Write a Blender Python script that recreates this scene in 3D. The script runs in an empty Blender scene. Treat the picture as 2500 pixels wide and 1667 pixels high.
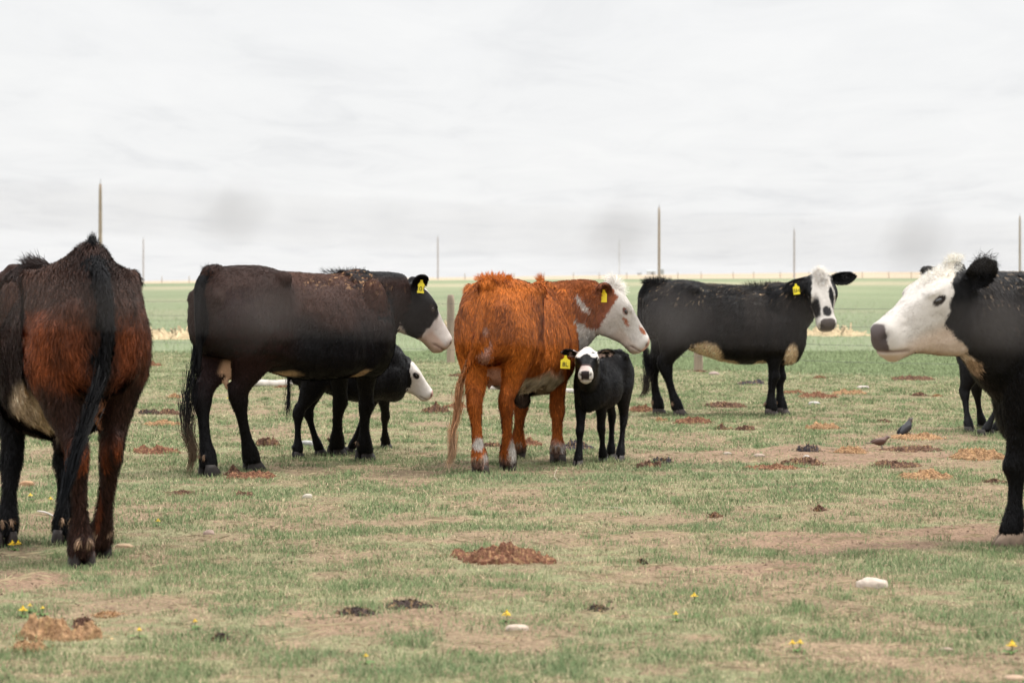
import bpy, math, random
import numpy as np
from mathutils import Matrix, Vector, kdtree

# ------------------------------------------------------------------ camera, sky, sun, exposure
F, HC, HY = 5903.0, 1.38, 682.0        # focal length in photo pixels, eye height, horizon row (photo is 2500 x 1667)
scene = bpy.context.scene
R = math.radians
cam_d = bpy.data.cameras.new("camera"); cam = bpy.data.objects.new("camera", cam_d)
scene.collection.objects.link(cam); scene.camera = cam
cam.location = (0, 0, HC); cam.rotation_euler = (R(90), 0, 0)
cam_d.sensor_width = 36; cam_d.lens = 85.0; cam_d.sensor_fit = 'HORIZONTAL'
cam_d.shift_y = -(833.5 - HY) / 2500
cam_d.clip_start = 0.05; cam_d.clip_end = 9000
cam_d.dof.use_dof = True; cam_d.dof.focus_distance = 17.0; cam_d.dof.aperture_fstop = 4.5

SUN_EL, SUN_AZ = R(62), R(75)
world = bpy.data.worlds.new("World"); scene.world = world; world.use_nodes = True
nt = world.node_tree; N = nt.nodes; L = nt.links
for n in list(N): N.remove(n)
wo = N.new('ShaderNodeOutputWorld'); bg = N.new('ShaderNodeBackground')
sky = N.new('ShaderNodeTexSky'); sky.sky_type = 'NISHITA'; sky.sun_disc = False
sky.sun_elevation = SUN_EL; sky.sun_rotation = SUN_AZ
bg.inputs[1].default_value = 0.12
tc = N.new('ShaderNodeTexCoord'); sp = N.new('ShaderNodeSeparateXYZ'); L.new(tc.outputs['Generated'], sp.inputs[0])
def wm(op, a, b=None, c=None):
    m = N.new('ShaderNodeMath'); m.operation = op
    for i, v in enumerate((a, b, c)):
        if v is None: continue
        if isinstance(v, (int, float)): m.inputs[i].default_value = v
        else: L.new(v, m.inputs[i])
    return m.outputs[0]
# cloud deck seen in perspective: x/z, y/z on a flat layer overhead
zc = wm('MAXIMUM', wm('ADD', sp.outputs[2], 0.045), 0.02)
cx = wm('DIVIDE', sp.outputs[0], zc); cy = wm('DIVIDE', sp.outputs[1], zc)
cb = N.new('ShaderNodeCombineXYZ'); L.new(cx, cb.inputs[0]); L.new(cy, cb.inputs[1])
def wnoise(sx, sy, off, det, rough, dist=0.0):
    mp = N.new('ShaderNodeMapping'); mp.inputs['Scale'].default_value = (sx, sy, 1); mp.inputs['Location'].default_value = off
    L.new(cb.outputs[0], mp.inputs[0])
    no = N.new('ShaderNodeTexNoise'); no.inputs['Scale'].default_value = 1; no.inputs['Detail'].default_value = det
    no.inputs['Roughness'].default_value = rough; no.inputs['Distortion'].default_value = dist
    L.new(mp.outputs[0], no.inputs['Vector']); return no.outputs[0]
n1 = wnoise(2.3, 0.9, (3.1, 8.2, 0), 8, 0.6, 0.6)
n2 = wnoise(0.5, 0.4, (7.7, 1.4, 0), 4, 0.5, 0.4)
mix = wm('ADD', wm('MULTIPLY', n1, 0.6), wm('MULTIPLY', n2, 0.4))
cr = N.new('ShaderNodeValToRGB'); L.new(mix, cr.inputs[0])
e = cr.color_ramp.elements
e[0].position = 0.32; e[0].color = (0.825, 0.83, 0.842, 1)
e[1].position = 0.62; e[1].color = (0.955, 0.955, 0.953, 1)
e2 = cr.color_ramp.elements.new(0.47); e2.color = (0.915, 0.917, 0.92, 1)
sc_ = N.new('ShaderNodeVectorMath'); sc_.operation = 'SCALE'; sc_.inputs['Scale'].default_value = 1 / 0.12
L.new(cr.outputs[0], sc_.inputs[0])
# an overcast sky is about three times brighter overhead than at the horizon
zr = N.new('ShaderNodeMapRange'); zr.interpolation_type = 'SMOOTHSTEP'; zr.inputs['From Min'].default_value = 0.13; zr.inputs['From Max'].default_value = 0.8
zr.inputs['To Min'].default_value = 1 / 0.12; zr.inputs['To Max'].default_value = 3.0 / 0.12; L.new(sp.outputs[2], zr.inputs[0]); L.new(zr.outputs[0], sc_.inputs['Scale'])
mx = N.new('ShaderNodeMix'); mx.data_type = 'RGBA'; mx.inputs[0].default_value = 0.96
L.new(sky.outputs[0], mx.inputs[6]); L.new(sc_.outputs[0], mx.inputs[7])
L.new(mx.outputs[2], bg.inputs[0]); L.new(bg.outputs[0], wo.inputs[0])

sd = bpy.data.lights.new("sun", 'SUN'); sd.energy = 2.5; sd.angle = R(10); sd.color = (1.0, 0.96, 0.9)
sun = bpy.data.objects.new("sun", sd); scene.collection.objects.link(sun)
# sun above and a little behind the herd, to the right
dv = Vector((math.sin(SUN_AZ) * math.cos(SUN_EL), math.cos(SUN_AZ) * math.cos(SUN_EL), math.sin(SUN_EL)))
sun.rotation_euler = dv.to_track_quat('Z', 'Y').to_euler()

scene.view_settings.view_transform = 'Standard'; scene.view_settings.look = 'None'
scene.view_settings.exposure = 0.0; scene.view_settings.gamma = 1.0
scene.cycles.max_bounces = 6; scene.cycles.transparent_max_bounces = 4

# ------------------------------------------------------------------ helpers
rng = np.random.default_rng(11)
def W(px, py, Y):                       # photo pixel + distance -> world point
    return np.array([(px - 1250) / F * Y, Y, HC + (HY - py) / F * Y])
def G(px, py):                          # photo pixel on flat ground -> world point
    Y = HC * F / (py - HY)
    return np.array([(px - 1250) / F * Y, Y, 0.0])
def s2l(c):
    c = np.asarray(c, float) / 255.0
    return np.where(c <= 0.04045, c / 12.92, ((c + 0.055) / 1.055) ** 2.4)

_perm = np.random.default_rng(5).random(65536).astype(np.float32)
def vnoise(P, seed=0):                  # value noise, P (n,3) -> 0..1
    P = np.asarray(P, float); i = np.floor(P).astype(np.int64); f = P - i; f = f * f * (3 - 2 * f)
    out = 0
    for dx in (0, 1):
        for dy in (0, 1):
            for dz in (0, 1):
                h = ((i[:, 0] + dx) * 73856093) ^ ((i[:, 1] + dy) * 19349663) ^ ((i[:, 2] + dz) * 83492791) ^ (seed * 2654435)
                w = (f[:, 0] if dx else 1 - f[:, 0]) * (f[:, 1] if dy else 1 - f[:, 1]) * (f[:, 2] if dz else 1 - f[:, 2])
                out = out + w * _perm[(h ^ (h >> 15)) & 65535]
    return out
def fbm(P, oct=3, seed=0):
    s = 0; a = 0.5; t = 0
    P = np.asarray(P, float)
    for k in range(oct):
        s = s + a * vnoise(P * 2 ** k, seed + k * 7); t += a; a *= 0.5
    return s / t
def sstep(a, b, x):
    t = np.clip((x - a) / (b - a), 0, 1); return t * t * (3 - 2 * t)
def nrm(v):
    v = np.asarray(v, float); return v / np.maximum(np.linalg.norm(v, axis=-1, keepdims=True), 1e-9)

def tag(o, label=None, cat=None, group=None, kind=None):
    if label: o['label'] = label
    if cat: o['category'] = cat
    if group: o['group'] = group
    if kind: o['kind'] = kind
    return o
def mesh_from(name, V, loops, counts, colors=None, normals=None, smooth=True):
    V = np.asarray(V, np.float32); loops = np.asarray(loops, np.int32).ravel(); counts = np.asarray(counts, np.int32)
    me = bpy.data.meshes.new(name)
    me.vertices.add(len(V)); me.vertices.foreach_set('co', V.ravel())
    me.loops.add(len(loops)); me.loops.foreach_set('vertex_index', loops)
    st = np.concatenate([[0], np.cumsum(counts)[:-1]]).astype(np.int32)
    me.polygons.add(len(counts)); me.polygons.foreach_set('loop_start', st)
    me.polygons.foreach_set('use_smooth', np.full(len(counts), smooth))
    me.update(calc_edges=True)
    if colors is not None:
        ca = me.color_attributes.new('Col', 'FLOAT_COLOR', 'POINT')
        c = np.ones((len(V), 4), np.float32); c[:, :colors.shape[1]] = colors
        ca.data.foreach_set('color', c.ravel())
    if normals is not None:
        me.normals_split_custom_set_from_vertices(np.asarray(normals, np.float32).tolist())
    return me
def mk(name, me, mat, parent=None, loc=None):
    o = bpy.data.objects.new(name, me); scene.collection.objects.link(o)
    if mat and not me.materials: me.materials.append(mat)
    if parent: o.parent = parent
    if loc is not None: o.location = loc
    return o
def faces_to(faces):
    return np.concatenate([np.asarray(f) for f in faces]), [len(f) for f in faces]
def simple(name, V, faces, mat, parent=None, loc=None, smooth=True, colors=None):
    l, c = faces_to(faces)
    return mk(name, mesh_from(name, V, l, c, colors=colors, smooth=smooth), mat, parent, loc)

def catmull(A, n):                      # resample rows of A (k, ...) smoothly to n rows
    A = np.asarray(A, float); k = len(A)
    t = np.linspace(0, k - 1, n); i = np.minimum(t.astype(int), k - 2); f = (t - i).reshape((-1,) + (1,) * (A.ndim - 1))
    g = lambda j: A[np.clip(j, 0, k - 1)]
    p0, p1, p2, p3 = g(i - 1), g(i), g(i + 1), g(i + 2)
    return 0.5 * ((2 * p1) + (-p0 + p2) * f + (2 * p0 - 5 * p1 + 4 * p2 - p3) * f ** 2 + (-p0 + 3 * p1 - 3 * p2 + p3) * f ** 3)
def loft(rings):                        # rings (m, n, 3) -> closed solid
    rings = np.asarray(rings); m, n = rings.shape[:2]
    V = rings.reshape(-1, 3); fs = []
    i = np.arange(m - 1)[:, None] * n; j = np.arange(n)[None]
    a = i + j; b = i + (j + 1) % n
    q = np.stack([a, b, b + n, a + n], -1).reshape(-1, 4)
    V = np.concatenate([V, rings[0].mean(0)[None], rings[-1].mean(0)[None]])
    c0, c1 = m * n, m * n + 1
    jj = np.arange(n); 
    t0 = np.stack([np.full(n, c0), (jj + 1) % n, jj], -1)
    base = (m - 1) * n
    t1 = np.stack([np.full(n, c1), base + jj, base + (jj + 1) % n], -1)
    return V, [list(x) for x in q] + [list(x) for x in t0] + [list(x) for x in t1]
def ellipse_chain(pts, n=20, m=None, plane='z', frames=None):
    """pts rows: x,y,z,ra,rb ; rings horizontal (plane z) : ra along x, rb along y"""
    A = catmull(pts, m or len(pts) * 5); th = np.linspace(0, 2 * np.pi, n, endpoint=False)
    rings = np.zeros((len(A), n, 3))
    for k, r in enumerate(A):
        rings[k, :, 0] = r[0] + max(r[3], .004) * np.cos(th); rings[k, :, 1] = r[1] + max(r[4], .004) * np.sin(th); rings[k, :, 2] = r[2]
    return loft(rings)
def tube(path, radii, n=8, m=None):     # round tube along a path
    P = catmull(np.asarray(path, float), m or len(path) * 5); r = catmull(np.asarray(radii, float).reshape(-1, 1), len(P)).ravel()
    T = nrm(np.gradient(P, axis=0)); up = np.array([0.13, 0.3, 1.0]); rings = []
    th = np.linspace(0, 2 * np.pi, n, endpoint=False)
    prev = None
    for p, t, q in zip(P, T, r):
        a = np.cross(t, up) if prev is None else prev - t * np.dot(prev, t)
        a = nrm(a); prev = a; b = np.cross(t, a)
        rings.append(p + max(q, 1e-4) * (np.cos(th)[:, None] * a + np.sin(th)[:, None] * b))
    return loft(rings)
def ellipsoid(c, r, rot=None, nu=20, nv=12):
    u = np.linspace(0, 2 * np.pi, nu, endpoint=False); v = np.linspace(0.05, np.pi - 0.05, nv)
    rings = np.stack([np.stack([np.cos(u) * np.sin(t), np.sin(u) * np.sin(t), np.full(nu, np.cos(t))], -1) for t in v])
    rings = rings * np.asarray(r)
    if rot is not None: rings = rings @ np.asarray(rot)[:3, :3].T
    return loft(rings + np.asarray(c))
def join(parts):
    V = []; Fs = []; o = 0
    for v, f in parts:
        V.append(v); Fs += [[i + o for i in q] for q in f]; o += len(v)
    return np.concatenate(V), Fs

# ------------------------------------------------------------------ materials
def mat(name, color=(0.5, 0.5, 0.5), rough=0.8, spec=0.3, attr=False, noise=None, bump=None, sheen=0.0, alpha_rough=False, metallic=0.0):
    m = bpy.data.materials.new(name); m.use_nodes = True; t = m.node_tree; b = t.nodes['Principled BSDF']
    b.inputs['Roughness'].default_value = rough; b.inputs['Specular IOR Level'].default_value = spec
    b.inputs['Base Color'].default_value = (*color, 1); b.inputs['Metallic'].default_value = metallic
    if sheen: b.inputs['Sheen Weight'].default_value = sheen; b.inputs['Sheen Roughness'].default_value = 0.4
    src = None
    if attr:
        a = t.nodes.new('ShaderNodeAttribute'); a.attribute_name = 'Col'; src = a.outputs['Color']
        if alpha_rough: t.links.new(a.outputs['Alpha'], b.inputs['Roughness'])
    if noise:
        sc, lo, hi = noise[:3]
        tcn = t.nodes.new('ShaderNodeTexCoord'); no = t.nodes.new('ShaderNodeTexNoise'); no.inputs['Scale'].default_value = sc; no.inputs['Detail'].default_value = 6
        if len(noise) > 3:
            mp = t.nodes.new('ShaderNodeMapping'); mp.inputs['Scale'].default_value = noise[3]; t.links.new(tcn.outputs['Object'], mp.inputs[0]); t.links.new(mp.outputs[0], no.inputs['Vector'])
        else: t.links.new(tcn.outputs['Object'], no.inputs['Vector'])
        rmp = t.nodes.new('ShaderNodeMapRange'); rmp.inputs['From Min'].default_value = 0.3; rmp.inputs['From Max'].default_value = 0.7
        rmp.inputs['To Min'].default_value = lo; rmp.inputs['To Max'].default_value = hi; t.links.new(no.outputs[0], rmp.inputs[0])
        mm = t.nodes.new('ShaderNodeVectorMath'); mm.operation = 'SCALE'; t.links.new(rmp.outputs[0], mm.inputs['Scale'])
        if src is None: mm.inputs[0].default_value = color
        else: t.links.new(src, mm.inputs[0])
        src = mm.outputs[0]
    if src is not None: t.links.new(src, b.inputs['Base Color'])
    if bump:
        sc, st = bump; tcn = t.nodes.new('ShaderNodeTexCoord'); no = t.nodes.new('ShaderNodeTexNoise'); no.inputs['Scale'].default_value = sc; no.inputs['Detail'].default_value = 5
        t.links.new(tcn.outputs['Object'], no.inputs['Vector']); bp = t.nodes.new('ShaderNodeBump'); bp.inputs['Strength'].default_value = st; bp.inputs['Distance'].default_value = 0.02
        t.links.new(no.outputs[0], bp.inputs['Height']); t.links.new(bp.outputs[0], b.inputs['Normal'])
    return m
M_COAT = mat("coat", attr=True, alpha_rough=True, spec=0.13, sheen=0.0)
M_HAIR = mat("long_hair", attr=True, rough=0.55, spec=0.15)
M_EYE = mat("eye", (0.012, 0.009, 0.008), rough=0.08, spec=0.8)
M_HOOF = mat("hoof", attr=True, rough=0.6, spec=0.3, noise=(30, 0.7, 1.25))
M_TAG = mat("tag_plastic", (0.87, 0.72, 0.03), rough=0.45, spec=0.4)
M_INK = mat("tag_ink", (0.05, 0.045, 0.02), rough=0.6)

for m_, c_ in ((M_HAIR, .35),):          # hair lets light through: lit from both sides
    t_ = m_.node_tree; b_ = t_.nodes['Principled BSDF']; tr = t_.nodes.new('ShaderNodeBsdfTranslucent'); mi = t_.nodes.new('ShaderNodeMixShader'); mi.inputs[0].default_value = c_
    a_ = [n for n in t_.nodes if n.type == 'ATTRIBUTE'][0]; t_.links.new(a_.outputs['Color'], tr.inputs[0]); t_.links.new(b_.outputs[0], mi.inputs[1]); t_.links.new(tr.outputs[0], mi.inputs[2])
    t_.links.new(mi.outputs[0], [n for n in t_.nodes if n.type == 'OUTPUT_MATERIAL'][0].inputs[0])
# ------------------------------------------------------------------ cattle anatomy
TORSO = [  # x, then half profile (y, z) top -> bottom
 (-.26, [(0,1.20),(.06,1.19),(.11,1.12),(.13,1.00),(.09,.90),(0,.86)]),
 (-.20, [(0,1.31),(.06,1.29),(.16,1.19),(.20,1.00),(.14,.84),(0,.80)]),
 (-.05, [(0,1.365),(.09,1.345),(.22,1.22),(.26,1.00),(.18,.82),(0,.76)]),
 (.12,  [(0,1.385),(.13,1.36),(.26,1.27),(.285,1.02),(.22,.80),(0,.72)]),
 (.26,  [(0,1.38),(.14,1.355),(.27,1.29),(.275,1.05),(.24,.78),(0,.67)]),
 (.42,  [(0,1.35),(.09,1.325),(.19,1.21),(.245,1.00),(.23,.73),(0,.61)]),
 (.62,  [(0,1.335),(.08,1.31),(.22,1.18),(.305,.94),(.26,.66),(0,.555)]),
 (.85,  [(0,1.33),(.075,1.305),(.22,1.16),(.325,.90),(.26,.62),(0,.525)]),
 (1.05, [(0,1.34),(.065,1.315),(.18,1.17),(.285,.90),(.23,.64),(0,.54)]),
 (1.22, [(0,1.365),(.07,1.345),(.17,1.18),(.28,.94),(.23,.66),(0,.525)]),
 (1.38, [(0,1.33),(.06,1.30),(.14,1.16),(.23,.93),(.18,.66),(0,.515)]),
 (1.50, [(0,1.24),(.05,1.22),(.11,1.10),(.16,.92),(.12,.70),(0,.57)]),
 (1.59, [(0,1.08),(.04,1.07),(.07,1.02),(.08,.88),(.06,.76),(0,.70)])]
HEAD = [
 (-.055,[(0,.055),(.03,.05),(.055,.01),(.055,-.05),(.04,-.09),(0,-.11)]),
 (-.03, [(0,.088),(.05,.083),(.09,.03),(.09,-.06),(.06,-.13),(0,-.15)]),
 (.05,  [(0,.108),(.064,.10),(.103,.04),(.100,-.06),(.07,-.155),(0,-.180)]),
 (.13,  [(0,.108),(.078,.102),(.116,.050),(.108,-.06),(.074,-.170),(0,-.192)]),
 (.20,  [(0,.096),(.078,.092),(.115,.040),(.100,-.055),(.066,-.155),(0,-.172)]),
 (.28,  [(0,.079),(.054,.073),(.082,.02),(.080,-.05),(.054,-.125),(0,-.138)]),
 (.36,  [(0,.062),(.042,.058),(.064,.01),(.066,-.045),(.045,-.100),(0,-.110)]),
 (.43,  [(0,.053),(.046,.047),(.068,.000),(.070,-.045),(.046,-.085),(0,-.094)]),
 (.48,  [(0,.046),(.052,.040),(.074,.000),(.072,-.04),(.050,-.075),(0,-.085)]),
 (.505, [(0,.034),(.048,.028),(.068,-.004),(.066,-.042),(.046,-.070),(0,-.079)]),
 (.526, [(0,.014),(.036,.011),(.052,-.010),(.050,-.040),(.033,-.060),(0,-.066)]),
 (.536, [(0,-.004),(.024,-.006),(.034,-.016),(.032,-.036),(.02,-.048),(0,-.052)])]
HIND = [(.00,.0,.055,.066,.060),(-.012,.0,.14,.060,.055),(-.040,.0,.24,.042,.036),(-.068,.0,.38,.045,.036),(-.082,.0,.47,.072,.048),
        (-.084,.0,.54,.086,.050),(-.020,.01,.62,.105,.064),(.045,.02,.73,.170,.092),(.085,.035,.86,.235,.120),(.06,.03,.98,.26,.120),(.05,.02,1.10,.26,.115),(.05,.0,1.20,.22,.09)]
FRONT = [(.01,.0,.055,.064,.060),(.00,.0,.13,.056,.054),(-.005,.0,.22,.039,.036),(-.005,.0,.32,.042,.039),(.010,.0,.395,.062,.056),
         (.0,.0,.47,.056,.052),(-.01,.01,.58,.076,.064),(-.02,.02,.70,.115,.082),(-.02,.03,.83,.150,.090),(.02,.03,.98,.17,.10),(.05,.01,1.12,.15,.08),(.06,-.02,1.22,.12,.06)]

# deeper jaw and broader face
HEAD = [(x, [(y * 1.10, z * 1.04 if z > 0 else z * (1.42 + .16 * (x > .4))) for y, z in p]) for x, p in HEAD]
def profile_rings(spec, nx, nth=28):
    xs = np.array([s[0] for s in spec]); pr = np.array([s[1] for s in spec], float)      # (k,6,2)
    full = np.concatenate([pr, pr[:, 4:0:-1] * np.array([-1, 1])], 1)                      # closed (k,10,2)
    A = np.concatenate([np.repeat(xs[:, None, None], full.shape[1], 1), full], 2)         # (k,10,3)
    A = catmull(A, nx)
    # smooth around the ring, closed
    n = A.shape[1]; t = np.linspace(0, n, nth, endpoint=False); i = t.astype(int); f = (t - i)[None, :, None]
    g = lambda j: A[:, (j) % n]
    p0, p1, p2, p3 = g(i - 1), g(i), g(i + 1), g(i + 2)
    return 0.5 * ((2 * p1) + (-p0 + p2) * f + (2 * p0 - 5 * p1 + 4 * p2 - p3) * f ** 2 + (-p0 + 3 * p1 - 3 * p2 + p3) * f ** 3)

T_TORSO, T_LEG, T_NECK, T_HEAD, T_EAR, T_TAIL, T_UDDER = range(7)

def head_matrix(az, pitch, roll=0):
    a, p = R(az), R(pitch)
    ex = np.array([math.cos(a) * math.cos(p), math.sin(a) * math.cos(p), -math.sin(p)])
    ey = np.array([-math.sin(a), math.cos(a), 0]); ez = np.cross(ex, ey)
    r = R(roll); ey2 = ey * math.cos(r) + ez * math.sin(r); ez2 = np.cross(ex, ey2)
    return np.stack([ex, ey2, ez2], 1)      # columns

def ear_solid(side, length, out, face, width=.062, curl=1.15):
    """leaf-shaped, gutter-folded ear in head space; out = pointing direction, face = where the hollow looks"""
    d = nrm(out); c = np.asarray(face, float); c = nrm(c - d * np.dot(c, d)); w = np.cross(d, c)
    base = np.array([.015, side * .092, .030]); rings = []
    for t in np.linspace(0, 1, 13):
        wd = width * (0.42 + 1.15 * math.sin(math.pi * min(t * .86 + .07, 1)) ** .9) * (1 if t < .8 else (1 - ((t - .8) / .2) ** 2 * .8)) * .72
        cen = base + d * length * t - c * .012 * math.sin(t * 3)
        s = np.linspace(-1, 1, 9); q = curl * (1.25 - .55 * t)
        out_ = [cen + w * wd * math.sin(a * q) / max(math.sin(min(q, 1.57)), .3) * 0.9 + c * (wd * (1 - math.cos(a * q)) - .5 * wd) for a in s]
        th = .013 * (1.1 - .4 * t)
        o1 = [p - c * th for p in out_]; i1 = [p + c * th for p in out_[::-1]]
        rings.append(np.array(o1 + i1))
    return loft(np.array(rings))

def build_cow(cfg):
    g = lambda k, d=None: cfg.get(k, d)
    s = g('s', 1.0); dz = g('dz', 0.0); kz = g('kz', s + dz); kr = g('kr', s); az = R(cfg['az'])
    O = np.array(cfg['at'], float)                      # ground point between the hind feet
    Rz = np.array([[math.cos(az), -math.sin(az), 0], [math.sin(az), math.cos(az), 0], [0, 0, 1]])
    sx = g('sx', 1.0); sy = g('sy', 1.0)
    def body(P):
        P = np.asarray(P, float); Q = P * s * np.array([sx, sy, 1]); Q[..., 2] += dz
        return Q @ Rz.T + O
    def unbody(Wd):
        Q = (Wd - O) @ Rz; Q = Q.copy(); Q[..., 2] -= dz; return Q / (s * np.array([sx, sy, 1]))
    tor = profile_rings(TORSO, 44)
    tor[..., 0] = np.where(tor[..., 0] > 1.2, 1.2 + (tor[..., 0] - 1.2) * g('chest', .78), tor[..., 0])
    tor[..., 2] = np.where(tor[..., 2] < .78, .78 - (.78 - tor[..., 2]) * g('belly', 1.0), tor[..., 2])
    if 'torso_fn' in cfg: tor = cfg['torso_fn'](tor)
    parts = []; add = lambda vf, t: parts.append((vf[0], vf[1], t))
    v, f = loft(tor); add((body(v), f), T_TORSO)
    for sd in (1, -1):
        for c, r in (((.25, .245 * sd, 1.290), (.075, .055, .055)), ((-.215, .115 * sd, 1.16), (.05, .05, .06)), ((1.20, .17 * sd, 1.08), (.13, .075, .22)), ((1.20 + .20 * g('chest', .78), .12 * sd, .88), (.09, .08, .13)), ((1.12, .20 * sd, .84), (.15, .085, .19))):
            v, f = ellipsoid(c, r); add((body(v), f), T_TORSO)
    
    if 'torso_fn' not in cfg: v, f = ellipsoid((-.14, 0, 1.335), (.12, .055, .055)); add((body(v), f), T_TORSO)
    for c, r in g('bumps', []):
        v, f = ellipsoid(c, r); add((body(v), f), T_TORSO)
    # legs
    hoofs = []
    for name, foot in cfg['feet'].items():
        front = name[0] == 'f'; sd = 1 if name[1] == 'l' else -1
        ch = np.array(FRONT if front else HIND, float)
        ax = (1.20 if front else 0.0) * s * sx; ay = (.115 if front else .135) * sd * s * sy
        fl = (np.array(foot) - O) @ Rz; dx, dy = fl[0] - ax, fl[1] - ay
        z = ch[:, 2].copy(); w = np.clip(1 - z / .98, 0, 1) ** .85
        kw = sstep(.55, .9, z)                       # radii follow the body scale high up, kr low down
        rs = kr * (1 - kw) + s * kw
        x = ax + ch[:, 0] * s + dx * w; y = ay + ch[:, 1] * sd * s + dy * w
        if 'bend' in cfg and name in cfg['bend']:
            b = cfg['bend'][name]; x = x + b * np.exp(-((z - .5) / .16) ** 2)
        zz = np.where(z < 1.0, z * kz, (z * s + dz)); 
        chain = np.stack([x, y, zz, ch[:, 3] * rs, ch[:, 4] * rs], 1)
        v, f = ellipse_chain(chain, 20, 46); add((v @ Rz.T + O, f), T_LEG)
        if not front:
            k_ = .56 * kz; xo = ax + (-.135) * s + dx * (1 - .56 / .98) ** .85; v, f = ellipsoid((xo, ay + dy * (1 - .56 / .98) ** .85, k_ + .01), (.028 * kr, .026 * kr, .055 * kr)); add((v @ Rz.T + O, f), T_LEG)
        # dewclaw bumps
        for q in (1, -1):
            v, f = ellipsoid((fl[0] - .055 * kr, fl[1] + q * .022 * kr, .125 * kr), (.018 * kr, .014 * kr, .022 * kr), nu=10, nv=7); add((v @ Rz.T + O, f), T_LEG)
        hoofs.append((name, fl))
    # head, ears
    hs = g('hs', .95); M = head_matrix(*cfg['head']); fx, anchor = cfg['head_at']
    HM = g('head_mul', (1, 1, 1)); HO = np.array(anchor) - M @ (np.array(fx, float) * np.array(HM) * hs)
    hd = lambda P: (np.asarray(P, float) * np.array(HM) * hs) @ M.T + HO
    unhd = lambda P: ((P - HO) @ M) / hs / np.array(HM)
    v, f = loft(profile_rings(HEAD, 44, 30)); add((hd(v), f), T_HEAD)
    for sd in (1, -1):
        for c, r in (((.185, .092 * sd, .076), (.062, .034, .022)), ((.20, .085 * sd, .018), (.06, .026, .02)), ((.10, .082 * sd, -.12), (.10, .036, .10)), ((.475, .052 * sd, -.012), (.035, .030, .034)), ((.02, .075 * sd, .035), (.045, .04, .035))):
            v, f = ellipsoid(c, r, nu=16, nv=10); add((hd(v), f), T_HEAD)
    for c, r in (((-.02, 0, .085), (.05, .055, .042)), ((.462, 0, -.118), (.054, .052, .032)), ((.40, 0, -.122), (.06, .044, .028))):
        v, f = ellipsoid(c, r, nu=16, nv=10); add((hd(v), f), T_HEAD)
    for sd, (out, face, ln, wd) in zip((1, -1), cfg['ears']):
        v, f = ear_solid(sd, ln, np.array(out, float), np.array(face, float), wd); add((hd(v), f), T_EAR)
    # neck
    p0 = body(np.array(g('neck0', (1.12, 0, 1.02)))); fwd = Rz @ np.array([1, 0, 0.18]); p3 = hd(np.array(g('neck1', (.035, 0, -.095))))
    dist = np.linalg.norm(p3 - p0); hx = M[:, 0]
    straight = nrm(p3 - p0); e1 = nrm(hx * g('neck_hx', .35) + straight)
    p1 = p0 + fwd * dist * .38; p2 = p3 - e1 * dist * .33
    t = np.linspace(0, 1, 16)[:, None]; path = (1 - t) ** 3 * p0 + 3 * (1 - t) ** 2 * t * p1 + 3 * (1 - t) * t * t * p2 + t ** 3 * p3
    T = nrm(np.gradient(path, axis=0)); rings = []; th = np.linspace(0, 2 * np.pi, 26, endpoint=False)
    ns = g('ns', s); nd0, nd1 = g('neck_r', ((.34, .19), (.185, .112)))
    for k in range(16):
        q = k / 15; up = nrm(np.array([0, 0, 1.0]) * (1 - q) + M[:, 2] * q); up = nrm(up - T[k] * np.dot(up, T[k])); side = np.cross(T[k], up)
        e_ = q ** 1.1; a = nd0[0] * ns * (1 - e_) + nd1[0] * hs * e_; b = nd0[1] * ns * (1 - e_) + nd1[1] * hs * e_
        cen = path[k]
        rings.append(cen + side * (b * np.cos(th))[:, None] + up * (a * np.sin(th))[:, None])
    add(loft(np.array(rings)), T_NECK)
    for c, r, tg in g('extra', []):
        v, f = ellipsoid(c, r); add((body(v), f), tg)
    # tail
    tp = np.array(cfg['tail'], float)
    tw = body(tp); add(tube(tw, np.linspace(g('tail_r', .034), .016, len(tp)) * (s if s > .8 else s * 1.1), 10), T_TAIL)
    # join and remesh into one continuous skin
    V, Fs = join([(a, b) for a, b, _ in parts])
    kd = kdtree.KDTree(len(V)); 
    tags = np.concatenate([np.full(len(a), t_) for a, _, t_ in parts])
    for i, p in enumerate(V): kd.insert(p, i)
    kd.balance()
    l, c = faces_to(Fs); me = mesh_from('src', V, l, c); ob = mk('src', me, None)
    md = ob.modifiers.new('r', 'REMESH'); md.mode = 'VOXEL'; md.voxel_size = g('vox', .010); md.adaptivity = 0
    dg = bpy.context.evaluated_depsgraph_get(); em = bpy.data.meshes.new_from_object(ob.evaluated_get(dg))
    n = len(em.vertices); P = np.empty(n * 3, np.float32); em.vertices.foreach_get('co', P); P = P.reshape(-1, 3).astype(float)
    nl = len(em.loops); lp = np.empty(nl, np.int32); em.loops.foreach_get('vertex_index', lp)
    ct = np.empty(len(em.polygons), np.int32); em.polygons.foreach_get('loop_total', ct)
    NR = np.empty(n * 3, np.float32); em.vertices.foreach_get('normal', NR); NR = NR.reshape(-1, 3).astype(float)
    ed = np.empty(len(em.edges) * 2, np.int32); em.edges.foreach_get('vertices', ed); ed = ed.reshape(-1, 2)
    tg = np.array([tags[kd.find(p)[1]] for p in P])
    sw = np.array([.55, .5, .55, .40, .07, .25, .45])[tg]; deg = np.bincount(ed.ravel(), minlength=n).astype(float)[:, None]
    for it in range(g('smooth', 9)):
        acc = np.stack([np.bincount(ed[:, 0], P[ed[:, 1], q], n) + np.bincount(ed[:, 1], P[ed[:, 0], q], n) for q in range(3)], 1) / np.maximum(deg, 1)
        P = P + (acc - P) * sw[:, None]
    em.vertices.foreach_set('co', P.astype(np.float32).ravel()); em.update()
    em.vertices.foreach_get('normal', NR_ := np.empty(n * 3, np.float32)); NR = NR_.reshape(-1, 3).astype(float)
    bpy.data.objects.remove(ob); bpy.data.meshes.remove(me); bpy.data.meshes.remove(em)
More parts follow.
